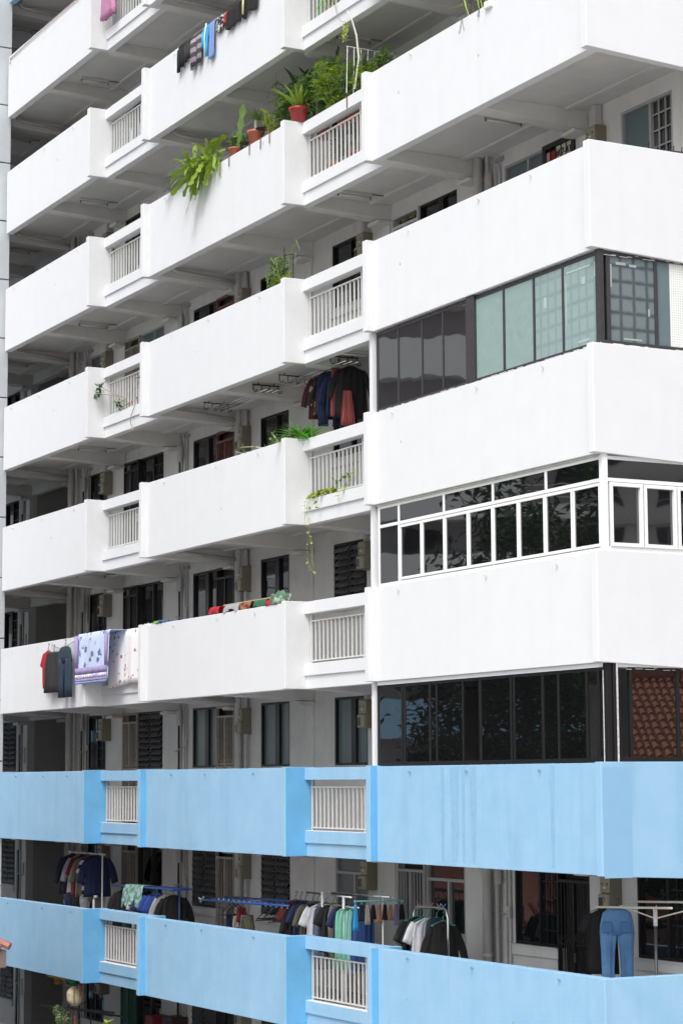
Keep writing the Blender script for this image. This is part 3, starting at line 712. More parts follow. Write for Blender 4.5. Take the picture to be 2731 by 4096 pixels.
# the blotch of darker blue beside the corner and run-off streaks on the upper blue band
b = bm_new(); q = random.Random(4)
box(b, .0015, .003, -.09, .36, H-1.5, H-.06); tagp = part('paint_patch', b, mat('repainted_blue', (.225, .425, .63), .65, var=.05, vscale=3))
for x, wd in ((-3.95, .14), (-3.7, .05), (-3.42, .09), (-4.3, .05), (-1.35, .06)):
    b = bm_new(); n = 9; rows = []
    for j in range(n+1): zz = H-.03-1.38*j/n; ww = wd*(1-.5*j/n)*(1+q.uniform(-.15, .15)); rows.append((b.verts.new((x-ww, -.0025, zz)), b.verts.new((x+ww, -.0025, zz))))
    for r0, r1 in zip(rows, rows[1:]): b.faces.new((r0[0], r0[1], r1[1], r1[0]))
    part('water_stain', b, mat('stained_blue', (.255, .46, .665), .65, var=.15, vscale=7))

# ------ lowest white parapet: shirts on a line and two sheets
G2 = 'clothes on hangers along the lowest white parapet'
pk = 2*H
garment('shirt', 'T-shirt', 'red T-shirt on a hanger against the lowest white parapet', (-20.78, -.09, pk-.22), R(8), shirt_bm(.80, .48, .26, .10), RED_C, G2, blk)
garment('skirt', 'skirt', 'black pleated skirt between the red T-shirt and denim shirt', (-20.32, -.13, pk-.27), R(5), skirt_bm(.86, .66, .84, 2, .04, .03), CHAR, G2, blk)
garment('trousers', 'jeans', 'dark blue jeans on a hanger nearest the blue patterned sheet', (-19.58, -.16, pk-.20), R(4), trousers_bm(1.06, .64, .045, 1), DKDENIM, G2, blk)
b = bm_new(); pipe(b, [(-20.76, -.03, pk-.06), (-20.5, -.05, pk-.15), (-20.1, -.06, pk-.2), (-19.7, -.05, pk-.16), (-19.27, -.03, pk-.07)], .008, 5)
tag(obj('washing_line', b, mat('green_cord', (.18, .32, .22), .7)), 'thin green washing line sagging between two hooks on a white parapet', 'washing line')
def sheet(label, x0, x1, L, m, seed, y0, side=None):
    o = drape('bed_sheet', 'sheet', label, x0, x1, 2*H+.004, drape_bm(0, x1-x0, 0, L, seed=seed, y0=y0, y1=.36, amp=.024, nu=36, freq=13, Lb=.5), m, 'sheets drying over the lowest white parapet')
    return o
sh1 = sheet('pale blue sheet with indigo flowers and lilac borders over the parapet', -18.84, -17.06, 1.0, pattern('indigo_flowers', (.52, .60, .80), (.115, .15, .33), 'flowers', 4.4, .57), 21, -.165)
def band(x0, x1, z0, z1, m, nm='border_band', y=-.19):
    b = bm_new(); n = 30; rows = []
    for zz in (z0, z1):
        rows.append([b.verts.new((x0+(x1-x0)*i/n, y-.035-.012*math.sin(i*1.1), zz)) for i in range(n+1)])
    for i in range(n): b.faces.new((rows[0][i], rows[0][i+1], rows[1][i+1], rows[1][i]))
    o = obj(nm, b, m, sh1, smooth=True); s = o.modifiers.new('t', 'SOLIDIFY'); s.thickness = .004
lil = C_(.33, .28, .50); lace = pattern('lilac_lace', (.36, .30, .52), (.72, .70, .80), 'blotch', 28, .5)
band(.0, 1.78, -.84, -.70, lil); band(.0, 1.78, -.93, -.842, lace); band(0, 1.78, -.985, -.932, lil); band(0, 1.78, -1.03, -.987, C_(.22, .30, .62))
band(-.02, .16, -.698, -.03, lil); band(1.66, 1.785, -.698, -.03, lil)
sheet('white sheet with red flower sprays, half hidden by the next pier', -17.95, -15.72, 1.1, pattern('red_flowers', (.80, .79, .80), (.42, .11, .17), 'flowers', 6.5, .50), 22, .19)

# ------ second white corridor: odds and ends on the sill of the lowest white floor
G3 = 'washing and wrappings along the middle of the lowest white parapet'
def lump(name, cat, label, x, w_, h_, m, seed, y=.10, d=.12, group=G3, z=2*H):
    b = bm_new(); q = random.Random(seed); bmesh.ops.create_icosphere(b, subdivisions=4, radius=1)
    a, c, e = q.random()*6, q.random()*6, q.random()*6
    for v in b.verts:
        p = v.co.copy(); f = 1+.16*math.sin(p.x*5+a)*math.sin(p.z*6+c)+.10*math.sin(p.y*11+p.x*9+e)+.06*math.sin(p.x*19+p.z*13)
        v.co = Vector((p.x*f*w_/2, p.y*f*d, max(p.z*f, -.25)*h_*.8+.25*h_*.8))
    o = obj(name, b, m, smooth=True); o.location = (x, y, z+.002); return tag(o, label, cat, group)
drape('vest', 'vest', 'bright red vest with white straps on the lowest white parapet', -12.68, -12.27, 2*H+.13, drape_bm(0, .40, 0, .10, .3, .03, .16, 31), RED_C, G3)
drape('towel', 'towel', 'crumpled grey cloth beside the red vest on the lowest white parapet', -12.0, -11.35, 2*H+.12, drape_bm(0, .6, 0, .10, .3, .02, .18, 32, .02), C_(.33, .34, .36), G3)
drape('towel', 'towel', 'maroon and orange patterned cloth in the middle of the lowest white parapet', -11.5, -10.95, 2*H+.13, drape_bm(0, .55, 0, .12, .3, .05, .2, 33), pattern('maroon_orange', (.15, .018, .025), (.26, .13, .06), 'blotch', 11, .52), G3)
drape('towel', 'towel', 'green towel beneath a wooden pole on the lowest white parapet', -10.92, -10.38, 2*H+.13, drape_bm(0, .52, 0, .12, .3, .08, .2, 34), C_(.025, .13, .07), G3)
b = bm_new(); pipe(b, [(-12.25, .12, 2*H+.15), (-10.3, .14, 2*H+.15)], .016, 8)
for x in (-12.2, -11.2, -10.35): pipe(b, [(x, .13, 2*H), (x, .13, 2*H+.15)], .014, 6)
tag(obj('drying_pole', b, mat('bamboo', (.42, .33, .18), .6)), 'bamboo drying pole propped on the lowest white parapet', 'pole')
lump('plastic_bag', 'bag', 'crumpled green and white plastic bag on the lowest white parapet', -9.92, .75, .22, pattern('green_bag', (.08, .16, .09), (.28, .36, .28), 'blotch', 9, .55, .4), 35)
lump('vest', 'cloth', 'small red cloth tucked under the green plastic bag', -10.2, .26, .10, RED_C, 36, y=.04, d=.06)
lump('plastic_bag', 'bag', 'white plastic bag left of the green cloth at the sheets', -16.6, .4, .12, WHITE_C, 37, y=.5)
lump('towel', 'cloth', 'blue cloth on the lowest white parapet near the washing line pier', -14.9, .6, .07, C_(.06, .12, .25), 38)
drape('towel', 'towel', 'lime green towel edge above the red flowered sheet', -16.2, -15.85, 2*H+.12, drape_bm(0, .35, 0, .1, .2, .4, .5, 39), C_(.16, .42, .03), None)

# ------ clothes under the ceiling on the second white floor
G4 = 'clothes on the ceiling pole above the second white parapet'
def ceil_rack(x0, x1, y, z, label):
    t = thing('ceiling_drying_rack', ((x0+x1)/2, y, z), label, 'drying rack', 'ceiling drying racks'); xm = (x0+x1)/2
    b = bm_new(); 
    for yy in (-.12, 0, .12): pipe(b, [(x0-xm, yy, 0), (x1-xm, yy, 0)], .017, 7)
    obj('pole', b, steel if y > .9 else mat('dull_green_pole', (.06, .13, .10), .5), t, smooth=True)
    b = bm_new()
    for x in (x0-xm+.1, x1-xm-.3):
        pipe(b, [(x, -.28, .12), (x, .28, .12)], .012, 5); pipe(b, [(x, -.16, .12), (x, -.16, .17)], .01, 5); pipe(b, [(x, .16, .12), (x, .16, .17)], .01, 5)
        for i in range(4):
            yy = -.26+.17*i; pipe(b, [(x, yy, .12), (x, yy-.01, .03), (x, yy+.03, -.015), (x, yy+.07, 0), (x, yy+.075, .04)], .009, 5)
    obj('hook_bracket', b, blk, t)
    return t
ceil_rack(-11.3, -8.9, 1.0, 4*H-1.43, 'steel ceiling rack with black hooks carrying dark clothes and red cloth')
ceil_rack(-14.6, -12.0, 1.0, 4*H-1.43, 'empty ceiling rack with black hooks and a green pole left of the clothes')
zc = 4*H-1.6
for i, (nm, cat, lab, x, m, kind, s) in enumerate([
    ('shirt', 'shirt', 'dark red shirt at the left end of the ceiling rack clothes', -10.15, C_(.07, .012, .016), 'l', .9),
    ('shirt', 'shirt', 'black shirt with cream and brown print second from the left under the ceiling', -10.0, pattern('print_brown', (.03, .027, .025), (.35, .28, .2), 'blotch', 6, .6), 'l', .85),
    ('trousers', 'trousers', 'navy trousers with a bright blue panel under the ceiling rack', -9.8, NAVY, 't', 1.0),
    ('shirt', 'jersey', 'navy jersey with grey side panels under the ceiling rack', -9.55, pattern('navy_grey', (.014, .02, .075), (.24, .24, .28), 'vstripes', 2.2, .72), 'l', .95),
    ('towel', 'towel', 'coral red towel hanging from the ceiling rack', -9.36, CORAL, 's', .9),
    ('jacket', 'jacket', 'large black jacket nearest the pier under the ceiling rack', -9.1, BLACK, 'l', 1.05)]):
    if kind == 'l': bmx = shirt_bm(.86*s, .46 if i < 5 else .6, .5, .075, .05, i)
    elif kind == 't': bmx = trousers_bm(.95, .48, .05, i)
    else: bmx = skirt_bm(.85, .16, .2, i)
    garment(nm, cat, lab, (x+.08, 1.0+(-.12 if kind == 's' else 0)+.03*(i % 2), zc+.1), R(72), bmx, m, G4, blk)
garment('towel', 'towel', 'dusty red towel in front of the black jacket under the ceiling', (-8.95, .93, zc-.35), R(72), skirt_bm(.6, .14, .26, 3), CORAL, G4)

# ------ racks in the corridor behind the lower blue parapet
G5 = 'clothes racks in the corridor behind the lower blue parapet'
def row(n0, items, x, dx, y, z, group, hmat=blk, rz=R(84)):
    for i, (nm, cat, lab, m, bmx) in enumerate(items):
        garment(nm, cat, lab, (x+dx*i, y+cr.uniform(-.04, .04), z), rz+cr.uniform(-.1, .1), bmx, m, group, hmat)
F0 = -1.13
t = thing('clothes_rack', (-21.1, 1.0, F0), 'white pole rack of navy and striped shirts behind the lower blue parapet', 'clothes rack', G5)
b = bm_new(); pipe(b, [(-1.2, 0, 2.17), (.95, 0, 2.17)], .018, 8); pipe(b, [(.85, -.02, 0), (.85, -.02, 2.2)], .02, 8); pipe(b, [(-1.15, .0, 0), (-1.15, 0, 2.2)], .02, 8)
pipe(b, [(.62, -.12, 0), (.62, -.12, 1.2), (.66, -.12, 1.28), (.75, -.1, 1.28)], .03, 8); obj('frame', b, wht, t, smooth=True)
row(0, [('jacket', 'jacket', 'black jacket with white cuff rings at the left end of the striped-shirt rack', C_(.013, .018, .03), shirt_bm(.86, .6, .55, .1, .06, 0)),
        ('shirt', 'shirt', 'pale grey long-sleeved shirt on the striped-shirt rack', C_(.36, .36, .40), shirt_bm(.95, .56, .5, .09, .04, 1)),
        ('shirt', 'shirt', 'dark red and black shirt on the striped-shirt rack', MAROON, shirt_bm(.92, .54, .35, .11, .04, 2)),
        ('shirt', 'shirt', 'taupe shirt left of the striped shirt', TAUPE, shirt_bm(.9, .54, .5, .09, .04, 3)),
        ('shirt', 'shirt', 'black and white striped shirt on the left rack', pattern('bw_stripes', (.6, .6, .64), (.012, .012, .015), 'stripes', 5.5, .5), shirt_bm(.85, .56, .3, .11, .04, 4)),
        ('shirt', 'shirt', 'large navy shirt at the front of the left rack', NAVY, shirt_bm(.86, .60, .5, .11, .05, 5))], -22.05, .31, 1.0, 1.0-.0, 'clothes on the striped-shirt rack')
for i, (lab, m) in enumerate((('navy shorts hanging low under the striped-shirt rack', NAVY), ('black shorts low under the taupe shirt', BLACK), ('grey shorts with white trim low beside the white rack post', C_(.25, .25, .26)))):
    garment('shorts', 'shorts', lab, (-21.7+.45*i, .95, .2), R(70), trousers_bm(.5, .5, .06, i), m, 'shorts hanging under the striped-shirt rack')
t = thing('clothes_rack', (-17.4, .9, F0), 'low blue pole rack of jackets and blue shirts left of the louvre window', 'clothes rack', G5)
b = bm_new(); 
for yy in (-.2, 0, .2): pipe(b, [(-1.6, yy, 1.58), (1.6, yy, 1.62)], .016, 7)
for x in (-1.3, 1.4): pipe(b, [(x, .0, 0), (x, .0, 1.6)], .012, 6); pipe(b, [(x, -.22, 1.585), (x, .22, 1.6)], .012, 6)
obj('frame', b, bluepole, t, smooth=True)
G6 = 'clothes on the low blue pole rack'
row(0, [('jacket', 'jacket', 'black jacket at the left end of the low blue rack', BLACK, shirt_bm(.75, .5, .4, .09, .05, 6)),
        ('trousers', 'jeans', 'blue jeans second on the low blue rack', DKDENIM, trousers_bm(.9, .42, .05, 7)),
        ('shirt', 'shirt', 'black shirt behind the mint patterned cloth', BLACK, shirt_bm(.75, .5, .3, .1, .05, 8)),
        ('shirt', 'shirt', 'grey checked shirt right of the mint patterned cloth', pattern('grey_check', (.30, .30, .32), (.42, .42, .45), 'stripes', 22, .5), shirt_bm(.8, .5, .3, .1, .05, 9)),
        ('shirt', 'shirt', 'dark navy shirt on the low blue rack', NAVY, shirt_bm(.75, .5, .3, .1, .05, 10)),
        ('shirt', 'shirt', 'royal blue shirt on the low blue rack, left of its twin', ROYAL, shirt_bm(.72, .5, .3, .11, .06, 11)),
        ('shirt', 'shirt', 'royal blue shirt on the low blue rack, next to the grey jacket', ROYAL, shirt_bm(.74, .5, .3, .11, .06, 12)),
        ('shirt', 'shirt', 'light grey long-sleeved top on the low blue rack', C_(.33, .34, .34), shirt_bm(.9, .5, .55, .08, .04, 13)),
        ('jacket', 'jacket', 'black jacket with grey collar at the front of the low blue rack', BLACK, shirt_bm(.8, .58, .5, .10, .05, 14))], -18.75, .31, .9, .36, G6, rz=R(80))
o = drape('shirt', 'shirt', 'mint green patterned shirt thrown over the low blue rack', -18.2, -17.2, F0+1.62, drape_bm(0, .95, 0, .42, .3, -.2, .12, 41, .03), pattern('mint_print', (.10, .22, .19), (.30, .44, .38), 'blotch', 12, .5), G6)
o.location.y = .85
# blue poles with hangers
t = thing('drying_rack', (-12.4, .8, F0), 'drying rack of three long blue poles with a pile of black hangers', 'drying rack', G5)
b = bm_new()
for yy, dz in ((-.16, .0), (.02, .015), (.2, .06)): pipe(b, [(-1.9+yy, yy, 1.49+dz), (2.05+yy*2, yy, 1.55+dz)], .022, 8)
obj('pole', b, bluepole, t, smooth=True)
for x in (-.92, 1.13):
    b = bm_new(); pipe(b, [(x, 0, 0), (x, 0, 1.5)], .014, 6); pipe(b, [(x, -.28, .012), (x, .25, .012)], .012, 6); obj('post', b, dsteel, t)
b = bm_new(); pipe(b, [(-1.93, -.16, 1.49), (-2.02, -.2, 1.53)], .012, 5); pipe(b, [(-1.93, -.16, 1.49), (-2.03, -.16, 1.45)], .012, 5); pipe(b, [(-1.93, -.16, 1.49), (-2.0, -.1, 1.55)], .012, 5)
for i in range(14): x = -1.2+i*.22; box(b, x, x+.012, -.17, -.15, 1.50, 1.56); 
obj('peg', b, mat('pale_peg', (.35, .5, .5), .5), t)
q = random.Random(3)
for i in range(16):
    x = -11.9+i*.07 if i < 11 else -13.45+.06*(i-11); b = bm_new(); dr = .05+q.random()*.03
    pipe(b, [(.03, 0, .16), (.045, 0, .13), (.03, 0, .10), (0, 0, .08), (0, 0, .02), (.0, .22, -.10-dr), (.0, -.22, -.10-dr), (0, 0, .02)], .011 if i < 11 else .007, 5)
    o = obj('clothes_hanger', b, blk); o.location = (x, .8+q.uniform(-.06, .08), .28+q.random()*.03); o.rotation_euler = (0, 0, q.uniform(-.25, .25))
    tag(o, 'empty black hanger in the pile at the middle of the blue poles' if i < 11 else 'empty thin black hanger near the left end of the blue poles', 'hanger', 'black hangers piled on the blue poles' if i < 11 else 'thin hangers on the blue poles')
for i, (lab, m, x, z, L, w_) in enumerate((('dark red cloth on the blue pole rack', MAROON, -12.95, .28, .26, .2), ('cream cloth on the blue pole rack', C_(.36, .34, .28), -13.1, .12, .22, .2), ('olive cloth on the blue pole rack beside the drain pipe', OLIVE, -12.7, .16, .3, .28), ('navy cloth at the left of the blue pole rack', NAVY, -13.4, .15, .3, .2))):
    garment('cloth_piece', 'cloth', lab, (x, .8, z), R(75), skirt_bm(L, w_*.8, w_, i, .03, .02), m, 'small cloths on the blue pole rack')
# extending steel rack with the peg hanger
t = thing('clothes_rack', (-9.3, .9, F0), 'extending steel rack with two posts and a turquoise peg hanger', 'clothes rack', G5)
b = bm_new(); pipe(b, [(-1.0, -.1, 1.80), (.65, -.1, 1.78)], .018, 8); pipe(b, [(-.5, .12, 1.80), (1.55, .12, 1.82)], .02, 8); pipe(b, [(-.3, .28, 1.80), (1.4, .28, 1.80)], .012, 6); pipe(b, [(-1.0, -.1, 1.62), (.9, -.1, 1.62)], .01, 6)
obj('rail', b, steel, t, smooth=True)
b = bm_new(); pipe(b, [(-.43, -.1, 0), (-.43, -.1, 1.83)], .022, 8); pipe(b, [(.35, -.1, 0), (.35, -.1, 1.78)], .024, 8); pipe(b, [(1.3, .12, 0), (1.3, .12, 1.8)], .012, 6)
box(b, -.47, -.39, -.14, -.06, .86, .95); obj('post', b, wht, t, smooth=True)
b = bm_new(); pipe(b, [(-.43, -.35, .05), (-.43, .3, .05)], .02, 6); pipe(b, [(.35, -.35, .05), (.35, .3, .05)], .02, 6); obj('foot', b, dsteel, t)
G7 = 'clothes on the extending steel rack'
row(0, [('shirt', 'shirt', 'dark brown-red shirt at the left end of the extending rack', MAROON, shirt_bm(.8, .5, .28, .1, .05, 20)),
        ('jacket', 'jacket', 'black jacket second from the left on the extending rack', BLACK, shirt_bm(.85, .52, .5, .09, .05, 21)),
        ('shirt', 'shirt', 'navy shirt with white collar on the extending rack', NAVY, shirt_bm(.85, .5, .3, .1, .05, 22)),
        ('shirt', 'shirt', 'olive grey shirt left of the white T-shirt', OLIVE, shirt_bm(.9, .56, .34, .11, .05, 23)),
        ('shirt', 'shirt', 'black shirt behind the white T-shirt', BLACK, shirt_bm(.9, .52, .3, .1, .05, 24)),
        ('shirt', 'T-shirt', 'white T-shirt with green sleeve trim beside the steel post', WHITE_C, shirt_bm(.95, .56, .3, .115, .05, 25)),
        ('dress', 'dress', 'slate blue dress beside the left steel post', SLATE, shirt_bm(1.1, .52, .0, .1, .05, 26)),
        ('shirt', 'T-shirt', 'black T-shirt between the steel posts', BLACK, shirt_bm(.8, .5, .28, .11, .05, 27)),
        ('trousers', 'trousers', 'brown-grey trousers between the steel posts', TAUPE, trousers_bm(1.0, .42, .05, 28)),
        ('shirt', 'top', 'dark navy top just left of the green dress', NAVY, shirt_bm(.8, .5, .28, .1, .05, 29)),
        ('dress', 'dress', 'sea green sleeveless dress behind the right steel post', MINT, shirt_bm(1.05, .46, 0, .1, .05, 30)),
        ('dress', 'dress', 'light mint dress right of the steel post', C_(.2, .46, .38), shirt_bm(1.1, .46, 0, .1, .05, 31)),
        ('shirt', 'top', 'blue top at the right end of the extending rack', C_(.02, .06, .2), shirt_bm(1.05, .44, 0, .1, .05, 32))], -10.95, .2, .9, .5, G7)
t = thing('peg_hanger', (-8.0, .95, .62), 'turquoise peg hanger with small underwear on the steel rack', 'peg hanger')
b = bm_new()
for sx in (-.2, .2): pipe(b, [(-.1+sx*.1, -.4, 0), (.1+sx*.1, .4, .0)], .01, 5)
pipe(b, [(-.12, -.4, 0), (-.05, -.4, 0)], .01, 5); pipe(b, [(0, 0, 0), (0, 0, .14), (.03, .02, .18), (.02, .05, .2)], .008, 5)
for i in range(9): y = -.38+.095*i; pipe(b, [(y*.25, y, 0), (y*.25, y, -.05)], .009, 4)
obj('frame', b, mat('turquoise_plastic', (.14, .42, .48), .4), t)
for i, m in enumerate((mat('bright_blue_cloth', (.02, .25, .52), .8), BLACK, C_(.33, .3, .25), BLACK, C_(.42, .22, .13), BLACK, C_(.42, .22, .13), C_(.25, .22, .4), BLACK)):
    y = -.38+.095*i; garment('underwear', 'underwear', ('bright blue', 'black', 'grey', 'dark', 'peach', 'black', 'tan', 'lilac', 'black')[i] + ' underwear hung ' + ('first', 'second', 'third', 'fourth', 'fifth', 'sixth', 'seventh', 'eighth', 'ninth')[i] + ' from the left on the turquoise peg hanger', (-8.0+y*.25, .95+y, .56), R(80), skirt_bm((.42, .26, .32, .24, .3, .25, .26, .34, .25)[i], .05, .1, i, .025, .015), m, 'underwear on the turquoise peg hanger')
# silver rack
t = thing('clothes_rack', (-6.2, .9, F0), 'bent chrome clothes rail with coloured pegs in front of the pipes', 'clothes rack', G5)
b = bm_new(); pipe(b, [(-.56, -.02, 0), (-.56, -.02, 1.6), (-.5, 0, 1.7), (-.4, 0, 1.73), (.36, 0, 1.73), (.46, 0, 1.7), (.5, 0, 1.58), (.5, 0, 0)], .022, 9); pipe(b, [(.5, -.3, .03), (.5, .3, .03)], .02, 6); obj('frame', b, steel, t, smooth=True)
for x, cc in ((-.42, 'coral'), (-.02, 'coral'), (.22, 'rose'), (.36, 'sky')):
    b = bm_new(); pipe(b, [(x, -.03, 1.80), (x, 0, 1.74), (x+.02, .03, 1.80)], .01, 5)
    obj('peg', b, mat(cc+'_peg', {'coral': (.45, .16, .16), 'rose': (.5, .25, .3), 'sky': (.1, .3, .5)}[cc], .5), t)
G8 = 'clothes on the bent chrome rail'
greenh = mat('green_hanger', (.07, .38, .26), .4)
row(0, [('shirt', 'T-shirt', 'black T-shirt at the left of the chrome rail', BLACK, shirt_bm(.95, .56, .3, .11, .05, 40)),
        ('shirt', 'T-shirt', 'charcoal T-shirt second on the chrome rail', CHAR, shirt_bm(.95, .56, .32, .11, .05, 41)),
        ('shirt', 'T-shirt', 'white T-shirt on the chrome rail', WHITE_C, shirt_bm(.95, .58, .30, .12, .05, 42)),
        ('trousers', 'jeans', 'dark jeans pegged in front of the white T-shirt', DKDENIM, trousers_bm(.9, .4, .04, 43))], -6.62, .17, .9, .44, G8, greenh)
garment('jacket', 'jacket', 'large black garment on a green hanger at the front of the chrome rail', (-5.85, .9, .40), R(70), shirt_bm(1.1, .52, .6, .08, .03, 44), BLACK, G8, greenh)
# corner stand with jeans
t = thing('drying_stand', (-1.0, 1.35, F0), 'umbrella drying stand with white arms and a dark pole at the corner', 'drying stand', G5)
b = bm_new(); pipe(b, [(.08, 0, 0), (.1, 0, 1.72)], .022, 8); obj('pole', b, dsteel, t, smooth=True)
b = bm_new(); pipe(b, [(.1, 0, 1.72), (.1, 0, 1.94)], .03, 8); obj('collar', b, wht, t, smooth=True)
b = bm_new()
for y, dz in ((-.22, 0), (.3, .06)): pipe(b, [(-1.0, y, 1.93+dz), (.78, y, 2.0+dz)], .016, 7)
for a in range(4): an = a*1.57+.5; pipe(b, [(.1, 0, 1.82), (.1+.7*math.cos(an), .3*math.sin(an), 1.97)], .01, 5)
obj('arm', b, mat('white_arm', (.7, .7, .62), .4), t)
garment('shirt', 'T-shirt', 'black T-shirt hanging behind the blue jeans at the corner', (-1.90, 1.16, .78), R(50), shirt_bm(.90, .46, .24, .09, .035, 50), BLACK, 'clothes on the corner stand', blk)
j = garment('trousers', 'jeans', 'light blue denim jeans on a black hanger at the bottom right corner', (-1.60, 1.2, .78), R(58), trousers_bm(1.12, .47, .04, 2), mat('denim_fade', (.075, .185, .38), .9, bump=.3, bscale=14, var=.3, vscale=4, vcol=(.12, .26, .47)), 'clothes on the corner stand', blk)
for x in (-.14, .12):
    b = bm_new(); box(b, x-.07, x+.07, -.066, -.055, -.31, -.16); obj('back_pocket', b, mat('denim_pocket', (.065, .165, .35), .9), j, bevel=.01)

# ------ lantern, poles and plants under the lower blue parapet
t = thing('paper_lantern', (-19.9, .25, -1.64), 'white honeycomb paper pineapple lantern with a green crown', 'lantern')
prof = [(.06, 0)]+[(.172*max(.25, 1-abs(2*i/16-1)**3.2)**.5, -.02-.39*i/16) for i in range(17)]+[(.05, -.415)]
b = bm_new(); lathe(b, prof, (0, 0, 0), 48, 0)
for v in b.verts:
    an = math.atan2(v.co.y, v.co.x); d0 = Vector((v.co.x, v.co.y, 0))
    if d0.length > .07: v.co += d0.normalized()*(.009*math.sin(v.co.z*105)*math.cos(an*12)-.004)
obj('paper_body', b, mat('honeycomb_paper', (.66, .60, .48), .8, bump=1, bscale=26, var=.45, vscale=30, vcol=(.54, .44, .28)), t, smooth=True)
b = bm_new(); an = -.49
for i in range(1, 15):
    r_ = prof[i+1][0]+.004; z_ = prof[i+1][1]; pipe(b, [(r_*math.cos(an-.13), r_*math.sin(an-.13), z_+.012), (r_*math.cos(an), r_*math.sin(an), z_-.012), (r_*math.cos(an+.13), r_*math.sin(an+.13), z_+.012)], .0045, 4)
pipe(b, [(r*1.01*math.cos(an)+.002, r*1.01*math.sin(an), z_) for r, z_ in prof[2:17]], .006, 5)
obj('seam', b, mat('brown_seam', (.42, .26, .10), .8), t)
b = bm_new(); q = random.Random(2)
for i in range(26):
    an = q.random()*6.28; p = Vector((.05*math.cos(an), .05*math.sin(an), 0)); d = Vector((math.cos(an), math.sin(an), q.uniform(.2, .9)))
    s = d.cross(UZ).normalized()*.05
    b.faces.new([b.verts.new(p-s), b.verts.new(p+s), b.verts.new(p+d*.12+s*.8), b.verts.new(p+d*.2), b.verts.new(p+d*.12-s*.8)])
obj('crown', b, mat('green_crepe', (.01, .26, .15), .6), t)
b = bm_new(); pipe(b, [(0, 0, 0), (0, 0, .37)], .006, 4); pipe(b, [(0, 0, -.41), (0, 0, -.62)], .006, 4); pipe(b, [(0, 0, -.62), (0, 0, -.80)], .022, 6); obj('tassel', b, mat('dark_red_tassel', (.25, .05, .05), .7), t)
for s in (-1, 1):
    b = bm_new(); bmesh.ops.create_icosphere(b, subdivisions=3, radius=.05, matrix=Matrix.Translation((s*.34, -.02, .02))); pipe(b, [(s*.34, -.02, -.03), (s*.34, -.02, -.07)], .004, 4); pipe(b, [(s*.34, -.02, -.07), (s*.34, -.02, -.2)], .018, 6); pipe(b, [(s*.34, -.02, .07), (s*.34, -.02, .37)], .003, 4)
    obj('red_bead', b, mat('red_bead', (.42, .09, .08), .5), t, smooth=True)
for x, lab in ((-21.8, 'yellow paper lantern half hidden by the lower blue parapet, left one'), (-21.1, 'yellow paper lantern directly behind the pineapple lantern')):
    t = thing('paper_lantern', (x, .6, -1.5), lab, 'lantern', 'yellow paper lanterns')
    b = bm_new(); lathe(b, [(.06, .2), (.26, .12), (.30, 0), (.24, -.1), (.09, -.15)], (0, 0, 0), 24, .03, 12); obj('paper_body', b, mat('yellow_paper', (.55, .36, .08), .7), t, smooth=True)
    b = bm_new(); lathe(b, [(.09, -.15), (.08, -.27), (.06, -.275)], (0, 0, 0), 16); pipe(b, [(0, 0, .2), (0, 0, .23)], .008, 4); obj('neck', b, mat('amber_paper', (.42, .24, .06), .7), t, smooth=True)
t = thing('drying_rack', (-21.2, 1.0, -2.8+F0), 'dark rack of long bamboo poles beneath the pineapple lantern', 'drying rack')
b = bm_new(); pipe(b, [(-2.4, -.2, 1.55), (1.6, .0, 1.72)], .022, 7); pipe(b, [(-1.3, .2, 1.53), (1.9, .1, 1.66)], .022, 7); pipe(b, [(-1.1, .0, 1.6), (.9, .25, 1.58)], .02, 7); obj('pole', b, mat('dark_bamboo', (.06, .055, .05), .6), t)
b = bm_new(); pipe(b, [(.3, 0, 0), (.3, 0, 1.62)], .014, 6); pipe(b, [(-1.2, 0, 0), (-1.2, 0, 1.6)], .014, 6); obj('post', b, dsteel, t)
b = bm_new(); box(b, -19.35, -18.95, 1.6, 1.98, -3.93, -2.26); tag(obj('cupboard', b, mat('dark_red_wood', (.17, .012, .02), .45), bevel=.01), 'dark red cupboard against the wall under the lower blue parapet', 'cupboard')
b = bm_new(); box(b, -18.45, -18.0, 1.6, 1.98, -3.93, -2.2); tag(obj('cupboard', b, mat('brown_wood', (.045, .025, .018), .5), bevel=.01), 'dark brown cupboard right of the red cupboard', 'cupboard')

# ------------------------------------------------------------------ plants
def leaf(bm, p, d, L, W, droop=.3, seg=4, wavy=0, shape=.5, twist=0):
    """one bent blade: p base, d direction"""
    p = Vector(p); d = Vector(d).normalized(); s = d.cross(UZ)
    if s.length < .05: s = UX.copy()
    s = s.normalized(); nrm = s.cross(d).normalized(); s = (s*math.cos(twist)+nrm*math.sin(twist)).normalized()
    prev = None; q = p.copy(); dd = d.copy()
    for i in range(seg+1):
        f = i/seg
        wd = W*(math.sin(math.pi*(f**shape))*.9+.08) if f < 1 else W*.04
        if wavy: wd = W*(.75+.25*math.sin(f*wavy))*(min(1, f*5+.25))*(1 if f < .93 else .55)
        a, c = bm.verts.new(q-s*wd/2), bm.verts.new(q+s*wd/2)
        if prev: bm.faces.new((prev[0], prev[1], c, a))
        prev = (a, c); q = q+dd*(L/seg); dd = (dd+Vector((0, 0, -droop/seg*1.5))).normalized()
def rosette(bm, p, n, L, W, q, up=.7, spread=1.0, droop=.8, seg=5):
    for i in range(n):
        an = 6.283*i/n+q.uniform(-.4, .4); e = q.uniform(.25, 1.3)*up
        leaf(bm, p, (math.cos(an)*spread, math.sin(an)*spread, e), L*q.uniform(.7, 1.1), W, droop, seg, 0, .6, q.uniform(-.4, .4))
